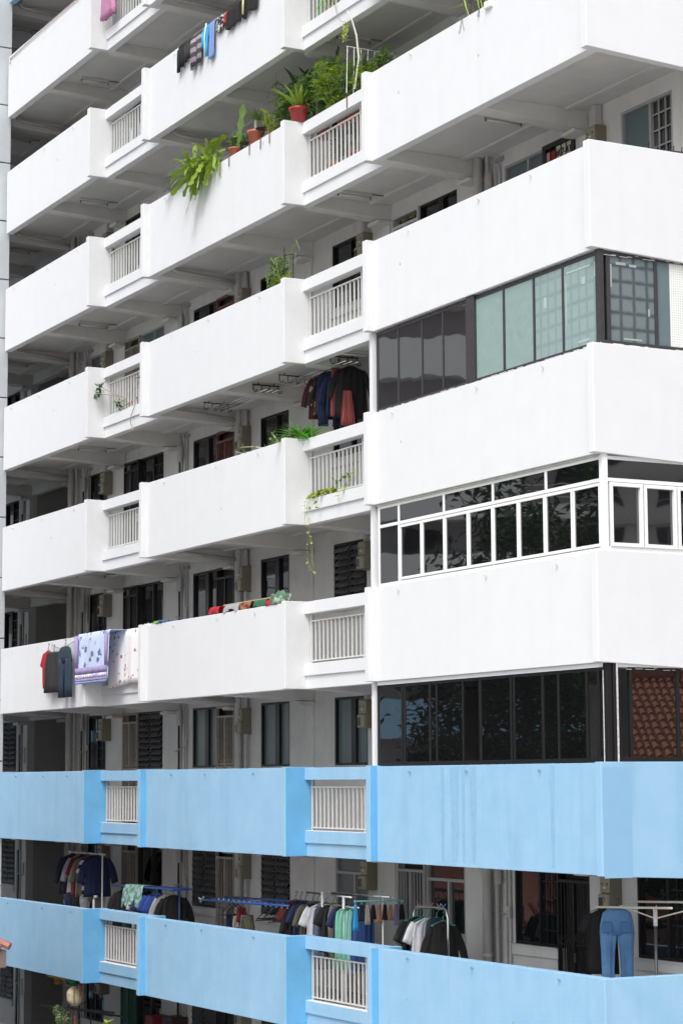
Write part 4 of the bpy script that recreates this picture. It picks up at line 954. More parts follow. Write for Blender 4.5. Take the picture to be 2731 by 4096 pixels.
def bush(bml, bms, p, h, r, n, q, L=.09, W=.045, lean=(0, 0), twigs=7, per=1):
    p = Vector(p)
    for i in range(twigs):
        an = q.random()*6.283; rr = r*q.random()**.5; top = p+Vector((math.cos(an)*rr+lean[0], math.sin(an)*rr*.7+lean[1], h*q.uniform(.55, 1)))
        mid = p.lerp(top, .5)+Vector((q.uniform(-.05, .05), q.uniform(-.05, .05), .02))
        if bms is not None: pipe(bms, [p+Vector((q.uniform(-.03, .03), q.uniform(-.03, .03), 0)), mid, top], [.008, .006, .003], 4)
        for j in range(n//twigs):
            f = q.uniform(.25, 1.05); b0 = p.lerp(mid, f*2) if f < .5 else mid.lerp(top, f*2-1)
            an2 = q.random()*6.283
            leaf(bml, b0, (math.cos(an2), math.sin(an2), q.uniform(-.2, .9)), L*q.uniform(.6, 1.2), W*q.uniform(.7, 1.1), .5, 3, 0, .6, q.uniform(-.6, .6))
def heart(bm, p, d, L, q):
    leaf(bm, p, d, L, L*.72, .5, 4, 0, .42, q.uniform(-.6, .6))
def vine(bml, bms, pts, q, step=.07, L=.07, rad=.004):
    pts = [Vector(x) for x in pts]
    pipe(bms, pts, rad, 4)
    for a, c in zip(pts, pts[1:]):
        n = max(1, int((c-a).length/step))
        for i in range(n):
            p = a.lerp(c, (i+.5)/n); an = q.random()*6.283
            heart(bml, p, (math.cos(an), math.sin(an)*.8-.3, q.uniform(-.7, .3)), L*q.uniform(.6, 1.2), q)
def pot(parent, m, r=.13, h=.24, z=0, holder=False, ribs=0):
    b = bm_new(); lathe(b, [(r*.72, z), (r*.95, z+h*.82), (r*1.08, z+h*.83), (r*1.1, z+h), (r*.97, z+h), (r*.93, z+h*.9)], (0, 0, 0), 40 if ribs else 24, .03 if ribs else 0, 14)
    obj('pot', b, m, parent, smooth=True)
    b = bm_new(); lathe(b, [(r*.93, z+h*.88), (r*.5, z+h*.91)], (0, 0, 0), 16); obj('soil', b, mat('soil', (.035, .025, .018), .95), parent)
def potted(label, loc, cat='potted plant', group=None, name='potted_plant'): return thing(name, loc, label, cat, group)
def holder(parent, y=-.1, dz=.05):
    b = bm_new()
    box(b, -.012, .012, y-.006, y, dz-.21, dz); box(b, -.012, .012, y, .16, dz-.008, dz); box(b, -.15, .15, -.01+.0, .0, dz+.0005, dz+.02)
    obj('pot_bracket', b, mat('rust_brown_metal', (.20, .075, .07), .6), parent)
q = random.Random(77); K5 = 5*H; GP = 'plants along the fourth white parapet'
# strap-leaved orchid cactus spilling over the edge
t = potted('large strap-leaved plant with lobed bright green blades spilling over the parapet', (-12.75, .02, K5+.12), 'plant', GP, 'hanging_plant')
b = bm_new()
for (dx, dy, dz, L, W, dr) in ((-1, -.05, .42, 1.75, .18, .50), (-1, -.06, .22, 1.5, .15, .30), (-1, -.12, .05, 1.65, .18, .22), (-.9, -.1, .35, 1.1, .12, 1.2), (-.7, -.3, .0, 1.1, .14, 1.0), (-.25, -.35, -.25, .75, .13, 1.4), (.1, -.5, -.4, .55, .19, 1.0), (-.45, -.35, -.5, 1.0, .15, 1.0),
                                   (-.5, -.3, -.9, .85, .14, .5), (-.4, -.4, -1, .95, .15, .5), (-.28, -.35, -1.0, .75, .11, .6), (-.6, -.2, -.8, .7, .12, .5), (.0, -.4, -.7, .55, .15, .9), (.3, -.4, -.1, .5, .12, 1.2), (.7, 0, .25, .6, .1, .8), (.4, -.2, .5, .6, .12, .9), (-.2, -.2, .7, .55, .11, 1.3), (-.5, 0, .75, .7, .1, 1.2), (.5, .1, .4, .7, .12, .4), (-.8, .1, .4, .8, .11, 1.3), (-.3, -.3, .2, .6, .13, 1.7)):
    leaf(b, (q.uniform(-.15, .25), q.uniform(-.05, .05), q.uniform(-.02, .07)), (dx, dy, dz), L*1.04, W, dr*.62, 14, 22, .5, q.uniform(-.9, .9))
for i in range(70): leaf(b, (q.uniform(-.65, .55), q.uniform(-.18, .1), q.uniform(-.12, .12)), (q.uniform(-1, .7), q.uniform(-.8, .3), q.uniform(-.9, .9)), q.uniform(.25, .6), q.uniform(.07, .13), 1, 8, 12, .5, q.uniform(-1, 1))
obj('foliage', b, lf_bright, t, smooth=True)
b = bm_new()
for i in range(12): leaf(b, (q.uniform(-.5, .3), q.uniform(-.1, .1), q.uniform(0, .12)), (q.uniform(-1, .3), -.4, q.uniform(-.9, .8)), q.uniform(.25, .6), .045, .8, 6, 8)
obj('withered_blade', b, mat('withered_cream', (.62, .64, .45), .7), t, smooth=True)
b = bm_new(); leaf(b, (1.05, .1, -.02), (.33, 0, 1), .86, .19, .05, 14, 24, .5, 1.2); obj('upright_blade', b, lf_mid, t, smooth=True)
# pots on the parapet
t = potted('small orange clay pot of low leafy herbs beside the strap-leaved plant', (-11.75, .10, K5), group=GP); pot(t, pot_o, .12, .17); holder(t, -.12, .02); t.children[-1].location.x = .45
b = bm_new(); s = bm_new(); bush(b, s, (0, 0, .12), .34, .40, 130, q, .10, .07, twigs=12); obj('foliage', b, lf_mid, t); obj('stem', s, gstem_m, t)
t = potted('orange clay pot with a spiky palm-like plant on a short trunk', (-10.88, .11, K5), group=GP); pot(t, pot_o, .15, .26); holder(t, -.13, .02); t.children[-1].location.x = .3
b = bm_new(); rosette(b, (0, 0, .46), 34, .36, .04, q, 1.1, .9, .7); obj('foliage', b, lf_mid, t); b = bm_new(); pipe(b, [(0, 0, .2), (0, 0, .47)], [.025, .03], 7); obj('stem', b, mat('pale_stem', (.4, .36, .3), .8), t)
t = potted('yellow-green frilly plant left of the tall bushes', (-10.42, .25, K5-.12), group=GP); pot(t, pot_o, .13, .14); holder(t, -.27, .13)
b = bm_new(); s = bm_new(); bush(b, s, (0, 0, .1), .60, .27, 420, q, .085, .036, twigs=16); obj('foliage', b, lf_yellow, t); obj('stem', s, gstem_m, t)
t = potted('ivy-like plant with round leaves at the left end of the tall bushes', (-10.05, .32, K5-.16), group=GP); pot(t, pot_o, .13, .16); holder(t, -.34, .17)
b = bm_new(); s = bm_new(); bush(b, s, (0, 0, .1), .85, .34, 330, q, .12, .10, twigs=14); obj('foliage', b, lf_mid, t); obj('stem', s, stem_m, t)
t = potted('dark broad-leaved plant with bare twigs behind the red pot', (-9.9, .55, K5-.2), group=GP); pot(t, pot_o, .16, .2)
b = bm_new()
for i in range(48):
    an = q.random()*6.28; leaf(b, (q.uniform(-.3, .4), q.uniform(-.1, .1), q.uniform(.25, .95)), (math.cos(an)-.2, math.sin(an)*.6, q.uniform(.3, 1.3)), q.uniform(.45, .75), q.uniform(.09, .15), .8, 6)
obj('foliage', b, lf_dark, t, smooth=True)
b = bm_new()
for i in range(16):
    x = q.uniform(-1.0, .35); zt_ = q.uniform(.45, 1.3); pipe(b, [(q.uniform(-.2, .2), 0, .15), (x*.6, q.uniform(-.1, .1), zt_*.5), (x, q.uniform(-.15, .1), zt_)], [.014, .011, .006], 5)
    pipe(b, [(x*.6, 0, zt_*.5), (x*.6-.15, -.05, zt_*.5+.22)], .005, 4)
obj('twig', b, stem_m, t)
b = bm_new()
for i in range(620): leaf(b, (q.uniform(-.85, .75), q.uniform(-.2, .15), q.uniform(.15, 1.2)), (q.uniform(-1, 1), q.uniform(-1, 1), q.uniform(-.3, .8)), q.uniform(.07, .18), .055, .5, 3)
obj('small_leaf', b, lf_mid, t)
t = potted('red ribbed plastic pot with broad strap leaves on the pier', (-9.36, .22, K5+.012), group=GP); pot(t, pot_r, .17, .27, 0, ribs=1)
b = bm_new()
for i in range(26):
    an = q.random()*6.28; leaf(b, (.03*math.cos(an), .03*math.sin(an), .23), (math.cos(an)*.7, math.sin(an)*.6, q.uniform(.5, 1.5)), q.uniform(.4, .78), q.uniform(.06, .10), .8, 8)
obj('foliage', b, lf_bright, t, smooth=True)
b = bm_new(); bush(b, None, (.08, .1, .2), .55, .30, 260, q, .10, .04); obj('small_leaf', b, lf_mid, t)
for i, (x, h_, r_, n, m, lab, L, W) in enumerate(((-9.15, 1.15, .55, 860, lf_mid, 'mid green shrub with slender leaves right of the red pot', .16, .05), (-8.40, 1.02, .50, 860, lf_bright, 'tallest bright leafy shrub in the middle of the sill garden', .17, .055), (-8.0, .86, .42, 620, lf_mid, 'mid green shrub left of the wire trellis', .12, .05),
                                                      (-7.60, .92, .30, 620, lf_mid, 'curly leaved shrub climbing beside the wire trellis', .09, .065), (-7.2, .62, .42, 760, lf_bright, 'low bright leafy plant below the wire trellis', .13, .07), (-6.80, .74, .28, 420, lf_mid, 'leafy climber against the right-hand pier of the sill garden', .12, .07))):
    t = potted(lab, (x, .60, K5-.28), group=GP); pot(t, pot_o, .14, .18)
    b = bm_new(); s = bm_new(); bush(b, s, (0, -.12, .15), h_, r_, n, q, L, W, twigs=20); obj('foliage', b, m, t); obj('stem', s, stem_m, t)
    if i in (3, 5): holder(t, -.37, .29)
t = thing('wire_trellis', (-7.5, .62, K5), 'thin white wire trellis standing among the sill plants', 'trellis', None, R(82))
b = bm_new()
for i in range(8): pipe(b, [(-.42+.13*i, .02*i, .05), (-.40+.13*i, .02*i, .86)], .007, 5)
pipe(b, [(-.42, 0, .86), (.55, .14, .86)], .007, 5); obj('wire', b, wht, t)
b = bm_new(); pipe(b, [(-.1, .0, .1), (.02, .02, .6), (-.02, 0, 1.0), (-.12, -.05, 1.35), (-.2, -.1, 1.5)], [.016, .018, .016, .012, .006], 6)
tag(obj('vine_stem', b, mat('pale_vine', (.62, .60, .52), .7)), 'pale thick vine stem rising through the wire trellis', 'vine').location = (-7.35, .3, K5)
# vines of the bay above
t = thing('hanging_vine', (-8.0, .23, 6*H-1.05), 'feathery vine trailing through the railing above the sill garden', 'vine')
b = bm_new(); s = bm_new(); vine(b, s, [(-.35, .1, .25), (-.1, .0, .2), (.05, -.03, .02), (.12, -.04, -.2), (.3, -.05, -.42), (.42, -.03, -.46), (.40, -.02, -.62), (.36, -.02, -.78)], q, .30, .05, .006)
for i in range(90): leaf(b, (.40+q.uniform(-.1, .1), -.02, -.44-q.random()*.34), (q.uniform(-1, 1), -.3, -1), q.uniform(.05, .09), .02, .4, 2)
for i in range(260): leaf(b, (q.uniform(-.75, .2), q.uniform(-.04, .2), q.uniform(-.0, .42)+.1), (q.uniform(-1, 1), q.uniform(-1, .5), q.uniform(-1, .5)), q.uniform(.05, .1), .022, .4, 2)
obj('foliage', b, lf_yellow, t); obj('stem', s, stem_m, t)
t = potted('green plastic-wrapped plants behind the railing at the top centre of the photo', (-8.75, .62, 6*H-1.13))
b = bm_new(); s = bm_new(); bush(b, s, (0, 0, .3), .7, .45, 260, q, .12, .06, twigs=12); obj('foliage', b, lf_mid, t); obj('stem', s, stem_m, t); pot(t, pot_o, .15, .3)
b = bm_new(); box(b, -.5, -.2, -.1, .1, 0, .7); obj('green_wrap', b, mat('green_net', (.03, .25, .12), .5), t, bevel=.03)
t = thing('hanging_vine', (-8.4, .5, 6*H-HB), 'two dark leaves on a thread below the corridor beam at the top', 'vine')
b = bm_new(); s = bm_new(); pipe(s, [(0, 0, .0), (0, -.02, -.25)], .003, 4); leaf(b, (0, -.02, -.2), (-.2, 0, -1), .2, .06, .3); leaf(b, (.02, -.02, -.16), (.3, 0, -1), .13, .05, .2); obj('foliage', b, lf_dark, t); obj('stem', s, stem_m, t)
# fern tip in front of the fifth parapet
t = potted('wispy fern frond rising left of the sill garden', (-10.6, .55, K5-.25), 'fern'); pot(t, pot_o, .08, .14, .0)
b = bm_new(); s = bm_new(); pipe(s, [(0, 0, .1), (-.03, -.05, .7), (-.10, -.12, 1.35), (-.12, -.12, 1.62)], .0035, 4)
for i in range(90):
    a = q.random(); c0 = Vector((-.11, -.12, 1.40))+Vector((q.choice((-1, 1))*a*.36, 0, .12*a-.30*a*a+q.uniform(-.02, .03))); leaf(b, c0, (q.uniform(-1, 1), q.uniform(-.4, .4), q.uniform(-1, .2)), .055, .014, .3, 2)
obj('foliage', b, lf_pale, t); obj('stem', s, gstem_m, t)
# bamboo-like stems on the corner parapet at the very top
t = potted('green bamboo-like stems in a pot at the top edge above the corner', (-2.95, .16, K5), group=None)
pot(t, pot_o, .2, .16); t.children[0].location.x = .25; t.children[1].location.x = .25
b = bm_new(); s = bm_new()
for (x0, x1, h_) in ((-.52, -.75, .55), (-.24, -.36, .6), (-.15, -.3, .62), (-.05, -.12, .65), (.06, .0, .6), (.2, .25, .6)):
    pipe(s, [(x0, 0, 0), ((x0+x1)/2-.02, .0, h_*.5), (x1, 0, h_)], .013, 6)
for i in range(60): leaf(b, (q.uniform(-.7, .35), q.uniform(-.1, .1), q.uniform(.2, .8)), (q.uniform(-1, .6), q.uniform(-.5, .5), q.uniform(-.2, .5)), q.uniform(.15, .28), .035, .6, 4)
obj('foliage', b, lf_bright, t); obj('stem', s, mat('bamboo_green', (.32, .42, .10), .5), t, smooth=True)
b = bm_new(); pipe(b, [(-3.46, .05, K5+.02), (-3.44, -.012, K5), (-3.52, -.02, K5-.21)], .005, 4); pipe(b, [(-3.44, -.012, K5), (-3.38, -.02, K5-.20)], .005, 4); pipe(b, [(-2.95, -.012, K5+.01), (-2.96, -.02, K5-.12)], .008, 5)
tag(obj('wire_hook', b, dsteel), 'thin dark wires hooked over the parapet below the bamboo stems', 'wire')
b = bm_new(); v = box(b, -2.76, -2.58, -.05, .2, K5-.08, K5+.03); tag(obj('pot_bracket', b, wht, bevel=.012), 'white plastic clip over the parapet edge beside the bamboo stems', 'bracket')
# climbing plant on the third white parapet
t = potted('climbing plant on a black stake frame at the right end of the third white parapet', (-10.1, .22, 4*H+.0)); pot(t, pot_o, .12, .05)
b = bm_new(); s = bm_new()
for i in range(24): x = q.uniform(-.45, .35); vine(b, s, [(x, q.uniform(-.05, .1), .05), (x+q.uniform(-.12, .12), q.uniform(-.05, .1), .3), (x+q.uniform(-.12, .12), q.uniform(-.05, .08), .6)], q, .05, .085)
for pts in (((-.3, 0, .5), (-.4, 0, .66), (-.72, 0, .62)), ((.3, 0, .55), (.55, 0, .72), (.7, 0, .82)), ((.3, 0, .5), (.62, 0, .74), (.75, 0, .55)), ((.35, 0, .45), (.6, 0, .55), (.58, 0, .3)), ((-.4, 0, .45), (-.42, -.05, .2), (-.45, -.05, .0))): pipe(s, pts, .005, 4)
obj('foliage', b, lf_mid, t); obj('stem', s, gstem_m, t)
b = bm_new()
for i in range(14): an = q.random()*6.28; leaf(b, (q.uniform(-.2, .15), 0, .06), (math.cos(an), math.sin(an)*.5, 1), q.uniform(.2, .36), .10, .6, 5)
obj('broad_leaf', b, lf_yellow, t, smooth=True)
b = bm_new(); pipe(b, [(.15, 0, 0), (.15, 0, .72)], .009, 5); pipe(b, [(.15, 0, .58), (.40, .05, .55)], .011, 5); pipe(b, [(.40, .05, 0), (.40, .05, .56)], .009, 5); obj('stake', b, blk, t)
# small branching plant through the left bay's railing
t = potted('grey-leaved branch poking out of the left railing above a white ledge', (-17.3, .5, 4*H-1.05)); pot(t, pot_o, .13, .18)
b = bm_new(); s = bm_new()
for pts in (((0, 0, .15), (-.2, -.15, .25), (-.6, -.3, .42), (-1.02, -.42, .62)), ((-.45, -.25, .34), (-.8, -.38, .42), (-1.12, -.42, .46)), ((.1, 0, .15), (.35, -.1, .35), (.5, -.1, .55)), ((0, 0, .15), (.3, -.15, .2), (.65, -.1, .26)), ((-.1, -.1, .2), (-.2, -.2, .1), (-.35, -.25, .14)), ((.5, -.25, .05), (.38, -.3, -.2), (.36, -.3, -.35), (.5, -.3, -.5), (.2, -.3, -.46))):
    pipe(s, pts, .010, 5)
    p = Vector(pts[-1])
    if p.z > .1:
        for i in range(22): leaf(b, p+Vector((q.uniform(-.1, .1), q.uniform(-.06, .06), q.uniform(-.08, .06))), (q.uniform(-1, .6), q.uniform(-1, .5), q.uniform(-.7, .8)), q.uniform(.08, .14), .055, .3, 4, 0, .75)
obj('foliage', b, leafmat('grey_green_leaf', (.07, .16, .06), (.15, .22, .10)), t); obj('stem', s, stem_m, t)
# second white parapet plants
t = potted('straggly branch with a few small leaves leaning left over the second white parapet', (-10.3, .31, 3*H-.10)); pot(t, pot_o, .13, .1)
b = bm_new(); s = bm_new()
for pts in (((0, 0, .08), (-.5, -.05, .15), (-.9, -.1, .24), (-1.45, -.1, .30)), ((-.4, 0, .1), (-.8, -.1, .10), (-1.15, -.12, .12), (-1.6, -.1, .24)), ((-.3, 0, .08), (-.7, -.12, .03), (-1.2, -.15, .06)), ((0, 0, .1), (-.2, 0, .3), (-.35, 0, .42))):
    pipe(s, pts, [.016, .014, .011, .007][:len(pts)], 5)
    for i in range(22):
        j = q.randrange(len(pts)-1); p = Vector(pts[j]).lerp(Vector(pts[j+1]), q.random()); leaf(b, p, (q.uniform(-1, 1), q.uniform(-1, .5), q.uniform(-.3, .9)), q.uniform(.06, .13), .04, .4, 3)
bush(b, s, (.0, 0, .05), .3, .3, 120, q, .10, .04)
obj('foliage', b, lf_mid, t); obj('stem', s, mat('pale_branch', (.42, .40, .30), .7), t)
t = potted('vivid green grassy plant on the pier at the end of the second white parapet', (-9.45, .33, 3*H-.08)); pot(t, pot_o, .15, .1)
b = bm_new(); rosette(b, (0, 0, .05), 90, .62, .042, q, 1.0, 1.0, .6); rosette(b, (.3, 0, .03), 25, .55, .03, q, .7, 1, .5); obj('foliage', b, leafmat('vivid_leaf', (.09, .32, .02), (.16, .44, .05)), t)
b = bm_new(); bush(b, None, (-.05, -.1, .03), .26, .25, 70, q, .16, .07); obj('low_leaf', b, lf_mid, t)
# pothos in the middle bay
t = thing('hanging_vine', (-8.6, .24, 3*H-1.05), 'yellow-green pothos trailing from the railing ledge far below the middle bay', 'vine')
b = bm_new(); s = bm_new()
vine(b, s, [(-.42, .05, .06), (-.5, -.05, .0), (-.52, -.06, -.2), (-.48, -.06, -.45), (-.5, .0, -.6), (-.55, .0, -.8), (-.56, .0, -1.0), (-.48, .0, -1.15), (-.32, .0, -1.25), (-.25, 0, -1.27)], q, .055, .075)
vine(b, s, [(-.4, .05, .06), (-.45, -.05, .0), (-.42, -.06, -.3), (-.36, -.06, -.5), (-.38, 0, -.8), (-.36, 0, -1.0), (-.3, 0, -1.2)], q, .09, .06)
vine(b, s, [(-.3, .0, .08), (-.3, -.06, -.02), (-.33, -.06, -.2)], q, .08, .07); vine(b, s, [(0, 0, .05), (-.02, -.06, -.05), (-.1, -.06, -.18), (-.12, -.06, -.22)], q, .07, .09)
vine(b, s, [(.9, .1, .1), (.75, -.05, -.02), (.68, -.05, -.16)], q, .1, .08); vine(b, s, [(.6, .1, .06), (.8, .1, .2), (1.05, .05, .30), (1.15, .0, .22)], q, .05, .085)
vine(b, s, [(-.5, .05, .04), (-.2, .03, .08), (.1, .05, .10), (.4, .1, .08)], q, .016, .095); vine(b, s, [(-.4, .02, .05), (.0, .0, .08), (.35, .1, .06)], q, .016, .10)
obj('foliage', b, lf_yellow, t, smooth=True); obj('stem', s, gstem_m, t)
b = bm_new(); 
for i in range(14): heart(b, (q.uniform(.05, .7), .16, q.uniform(.1, .28)), (q.uniform(-1, 1), -.3, q.uniform(-.3, .8)), .12, q)
obj('dark_leaf', b, lf_mid, t)
# plants under the lantern
t = potted('sprawling pale green shrub at the bottom left under the lantern', (-20.1, .1, -2.86)); pot(t, pot_o, .16, .2)
b = bm_new(); s = bm_new(); bush(b, s, (0, 0, .15), .55, .35, 260, q, .085, .04, twigs=12); bush(b, s, (-.15, 0, .3), .5, .22, 200, q, .085, .04, lean=(-.32, 0), twigs=8); obj('foliage', b, lf_pale, t); obj('stem', s, stem_m, t)
t = potted('small bright leafy plant at the bottom edge right of the lantern', (-17.75, .1, -2.86)); pot(t, pot_o, .12, .2)
b = bm_new(); s = bm_new(); pipe(s, [(0, 0, .1), (0, 0, .65)], .01, 5)
for i in range(20): an = q.random()*6.28; leaf(b, (0, 0, .5+q.random()*.18), (math.cos(an), math.sin(an), q.uniform(0, .8)), q.uniform(.18, .3), .085, .6, 5)
obj('foliage', b, lf_yellow, t, smooth=True); obj('stem', s, gstem_m, t)
# pots seen through the railing of the sill garden bay
for i, (x, m, lab) in enumerate(((-8.9, pot_o, 'brown pot behind the railing under the red pot'), (-8.1, pot_r, 'red pot behind the middle of the sill-garden railing'), (-7.2, mat('teal_pot', (.03, .22, .2), .5), 'teal pot behind the right end of the sill-garden railing'))):
    t = potted(lab, (x, .72, K5-1.13), group='pots on the floor behind the sill garden railing'); pot(t, m, .17, .36)
    b = bm_new(); s = bm_new(); bush(b, s, (0, 0, .3), .5, .25, 120, q, .11, .06); obj('foliage', b, lf_mid, t); obj('stem', s, stem_m, t)
t = thing('plant_shelf', (-8.1, 1.05, K5-1.13), 'pale slatted plant shelf behind the railing of the sill garden', 'shelf')
b = bm_new(); box(b, -.8, .9, -.15, .15, .48, .54); box(b, -.8, .9, -.15, .15, .1, .14)
for x in (-.78, .84): box(b, x, x+.05, -.14, .14, 0, .9)
obj('shelf', b, mat('pale_shelf', (.5, .52, .55), .5), t)
# gable side clothes hook bar and fan inside the black glazed corner
b = bm_new(); pipe(b, [(-.17, .9, 4*H+.07), (-.17, 2.2, 4*H+.09)], .014, 6)
for i in range(9): y = .95+i*.14; pipe(b, [(-.17, y, 4*H+.07), (-.15, y+.01, 4*H+.02), (-.12, y+.02, 4*H+.05), (-.115, y+.02, 4*H+.14)], .008, 5)
tag(obj('hook_bar', b, blk), 'black bar of clothes hooks along the corner gable parapet', 'hook bar')
t = thing('wall_fan', (-1.1, 1.75, H+.75), 'black wall fan seen through the open black corner glazing', 'fan')
b = bm_new(); lathe(b, [(.05, -.08), (.22, -.06), (.25, 0), (.22, .05), (.05, .06)], (0, 0, 0), 24); o = obj('grille', b, blk, t, smooth=True); o.rotation_euler = (R(70), R(-40), 0)
b = bm_new(); pipe(b, [(0, .05, -.05), (0, .2, -.2), (0, .2, -1.2)], .02, 6); obj('bracket', b, blk, t)

# ------------------------------------------------------------------ surroundings (mirrored in the glass) and the roof at the lower left
def tree(label, x, y, z0, trunk_h, r, h, n, seed, m=lf_tree):
    q = random.Random(seed); t = thing('tree', (x, y, -6.73), label, 'tree', 'trees in front of the block')
    b = bm_new(); base = Vector((0, 0, 0)); top = Vector((q.uniform(-.3, .3), q.uniform(-.3, .3), z0+6.73+h*.55)); mid = top*.5+Vector((.15, .1, 0))
    pipe(b, [base, mid*.6, mid, top], [.2, .16, .14, .05], 9); ends = []
    for i in range(16):
        p = Vector((0, 0, 0)).lerp(top, q.uniform(.5, .98)); an = q.random()*6.28; e = p+Vector((math.cos(an)*r*q.uniform(.5, .95), math.sin(an)*r*q.uniform(.5, .95), h*q.uniform(.05, .4)))
        pipe(b, [p, p.lerp(e, .5)+Vector((0, 0, .12)), e], [.05, .035, .015], 5); ends.append(e); ends.append(p.lerp(e, .55))
    obj('trunk', b, trunk_m, t)
    b = bm_new()
    cl = ends+ends+[Vector((math.cos(a)*rr, math.sin(a)*rr, z0+6.73+zz)) for a, rr, zz in [(q.random()*6.28, r*q.random()**.6*math.sin(math.pi*min(.97, max(.12, f)))**.5, h*f) for f in [q.random() for _ in range(80)]]]
    for i in range(n):
        c = cl[q.randrange(len(cl))]; p = c+Vector((q.gauss(0, .36), q.gauss(0, .36), q.gauss(0, .30))); an = q.random()*6.28
        leaf(b, p, (math.cos(an), math.sin(an), q.uniform(-.9, .4)), q.uniform(.20, .36), q.uniform(.09, .15), .5, 2, 0, .6, q.uniform(-.8, .8))
    obj('crown', b, m, t)
tree('broad dark tree mirrored in the white framed corner windows', -16.2, -9.4, -2.0, 4, 2.7, 12.5, 12000, 1)
tree('leafy tree mirrored left of the middle in the black framed corner windows', -19.3, -10.6, -3, 3, 2.0, 12.0, 9000, 2)
tree('slender tree mirrored nearest the corner in the glazing', -12.8, -10.2, -1.5, 4, 2.4, 12, 10000, 3)
def barrel_roof(bm, c, along, down, nu, nv, wu=.23, lv=.34):
    """rows of overlapping barrel tiles; c top left corner, along ridge, down slope (unit vectors)"""
    along = along.normalized(); down = down.normalized(); nrm = along.cross(down).normalized()
    if nrm.z < 0: nrm = -nrm
    for j in range(nv):
        for i in range(nu):
            p0 = c+along*(wu*(i+.5))+down*(lv*j); r0, r1 = .052, .066; rings = []
            for f, r in ((0, r0), (1.12, r1)):
                q0 = p0+down*(lv*f)+nrm*(.0+.03*f); rings.append([bm.verts.new(q0+along*(math.cos(a)*r)+nrm*(math.sin(a)*r)) for a in [math.pi*k/6 for k in range(7)]])
            for k in range(6): bm.faces.new((rings[0][k], rings[0][k+1], rings[1][k+1], rings[1][k]))
            bm.faces.new(rings[1])
    a = c-nrm*.0; b_ = a+along*(wu*nu); cc = b_+down*(lv*nv); dd = a+down*(lv*nv)
    bm.faces.new([bm.verts.new(p) for p in (a, b_, cc, dd)])
# house on the right whose tiled roof shows in the black corner glazing
t = thing('tile_roof_house', (14, 9, -6.73), 'house with red barrel tile roof mirrored in the black corner glazing', 'house')
b = bm_new(); box(b, 10.6, 19.5, 4, 16, -6.73, 2.2); obj('wall', b, mat('house_wall', (.55, .5, .42), .8, var=.1), t, world=True)
b = bm_new(); along = Vector((-.10, 1, 0)).normalized(); down = Vector((-1, -.42, -.62)).normalized(); c0 = Vector((11.6, 4.0, 4.55))
barrel_roof(b, c0, along, down, 60, 15, .176, .265); bb = c0+along*10.6
w_ = [b.verts.new(p) for p in (c0, bb, bb+Vector((7, 0, -2.4)), c0+Vector((7, 0, -2.4)))]; b.faces.new(w_)
rf = obj('roof', b, tile_m, t, world=True)
b = bm_new(); pipe(b, [c0+Vector((0, -.2, .06)), c0+along*5+Vector((0, 0, .06)), bb+Vector((0, .2, .06))], .15, 12); obj('ridge', b, tile_m, rf, smooth=True, world=True)
# foreground house whose eave tip enters at the lower left
t = thing('tile_roof_house', (-18.5, -5, -6.73), 'house with pale terracotta roof whose eave tip enters at the lower left', 'house')
b = bm_new(); box(b, -22.5, -15.35, -8.5, -3.15, -6.73, -.62); obj('wall', b, mat('brown_grey_wall', (.22, .16, .14), .85, var=.2), t, world=True)
b = bm_new()
v = [b.verts.new(p) for p in ((-14.98, -2.93, -.42), (-22.8, -2.93, -.42), (-22.8, -5.8, 1.1), (-17.5, -5.8, 1.1), (-14.98, -8.8, -.42), (-22.8, -8.8, -.42))]
b.faces.new((v[0], v[1], v[2], v[3])); b.faces.new((v[0], v[3], v[4])); b.faces.new((v[3], v[2], v[5], v[4])); b.faces.new((v[1], v[0], v[4], v[5]))
b2 = bm_new(); box(b2, -17.5, -15.02, -4.2, -2.97, -.78, -.47); obj('eave_soffit', b2, mat('eave_brown', (.20, .14, .12), .8), t, world=True)
rf = obj('roof', b, pink_tile, t, world=True); s_ = rf.modifiers.new('t', 'SOLIDIFY'); s_.thickness = .06
b = bm_new(); pipe(b, [(-14.95, -2.93, -.40), (-15.5, -3.5, -.1), (-17.5, -5.8, 1.16)], .075, 6)
for i in range(5): y = -3.15-.5*i; pipe(b, [(-14.93, y, -.40), (-15.6, y, -.02)], .07, 7)
obj('hip_tile', b, pink_tile, rf, world=True)
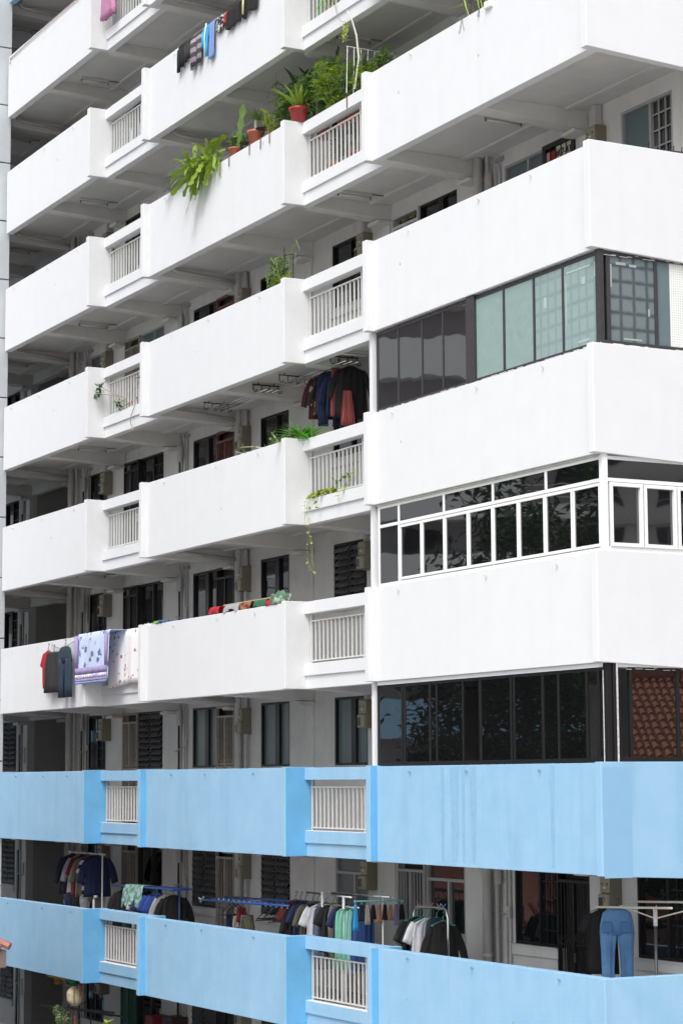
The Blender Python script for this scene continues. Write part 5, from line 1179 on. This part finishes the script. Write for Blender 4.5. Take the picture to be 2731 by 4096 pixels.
def opp_block(name, label, c, rz, wdt, floors, dark_blue, fh=2.8):
    """a plain slab block with parapet bands and window rows; local x along its facade, facade at y = 0 facing -y"""
    t = thing(name, c, label, 'building', None, rz)
    b = bm_new(); box(b, -wdt/2, wdt/2, 1.2, 12, 0, floors*fh); obj('wall', b, mat('opposite_wall', (.36, .33, .34), .8, var=.08, vscale=.4), t)
    for f in range(floors):
        z = f*fh; b = bm_new(); x = -wdt/2
        while x < wdt/2-1: box(b, x, min(x+6.2, wdt/2), 0, .2, z-.35, z+1.15); x += 9.2
        box(b, -wdt/2, wdt/2, .25, 1.199, z-.3, z-.15); box(b, -wdt/2, wdt/2, .26, .4, z-.299, z+.25)
        obj('parapet', b, blue if f in dark_blue else white, t)
        if 1 < f < 8:
            for i in range(6, 17):
                x = -wdt/2+.6+i*3; b = bm_new(); box(b, x, x+1.7, 1.12, 1.199, z-.2 if i % 3 == 0 else z+.9, z+2.2); obj('window', b, g_dark, t)
        b = bm_new(); x = -wdt/2+6.2
        while x < wdt/2-3:
            for zz in (.45, .7, .95): box(b, x, x+3, .3, .34, z+zz, z+zz+.03)
            for i in range(4): box(b, x+i*.9, x+i*.9+.03, .299, .341, z+.3, z+.98)
            x += 9.2
        obj('railing', b, wht, t)
    return t
opp_block('opposite_block', 'pale slab block with blue lower parapets mirrored in the left corner panes', (-46, -30, -6.73), R(122), 70, 12, (0, 1, 2, 3, 4))
t = thing('neighbouring_tower', (88, 63, -6.73), 'grey apartment tower with blue panels mirrored in the white framed gable windows', 'building', None, R(-55))
b = bm_new(); box(b, -24, 24, 0, 14, 0, 45); obj('wall', b, mat('tower_grey', (.62, .60, .59), .8, var=.1), t)
for f in range(16):
    z = f*2.8; b = bm_new(); s = bm_new(); l = bm_new()
    for i in range(12):
        x = -23+i*3.9
        box(b, x, x+1.9, -.02, -.005, z+1.0, z+2.3)
        for xx in (x, x+.93, x+1.84): box(s, xx, xx+.06, -.05, -.021, z+1.0, z+2.3)
        for zz in (1.0, 1.36, 2.26): box(s, x+.06, x+1.84, -.048, -.022, z+zz, z+zz+.05)
        if i % 3 == 1: box(l, x+1.95, x+3.8, -.02, -.004, z+.3, z+2.4)
    box(s, -24, 24, -.6, -.001, z+2.45, z+2.55)
    o = obj('window', b, g_dark, t); obj('frame', s, al_silver, o); obj('blue_panel', l, mat('teal_blue_panel', (.10, .32, .42), .7), t)
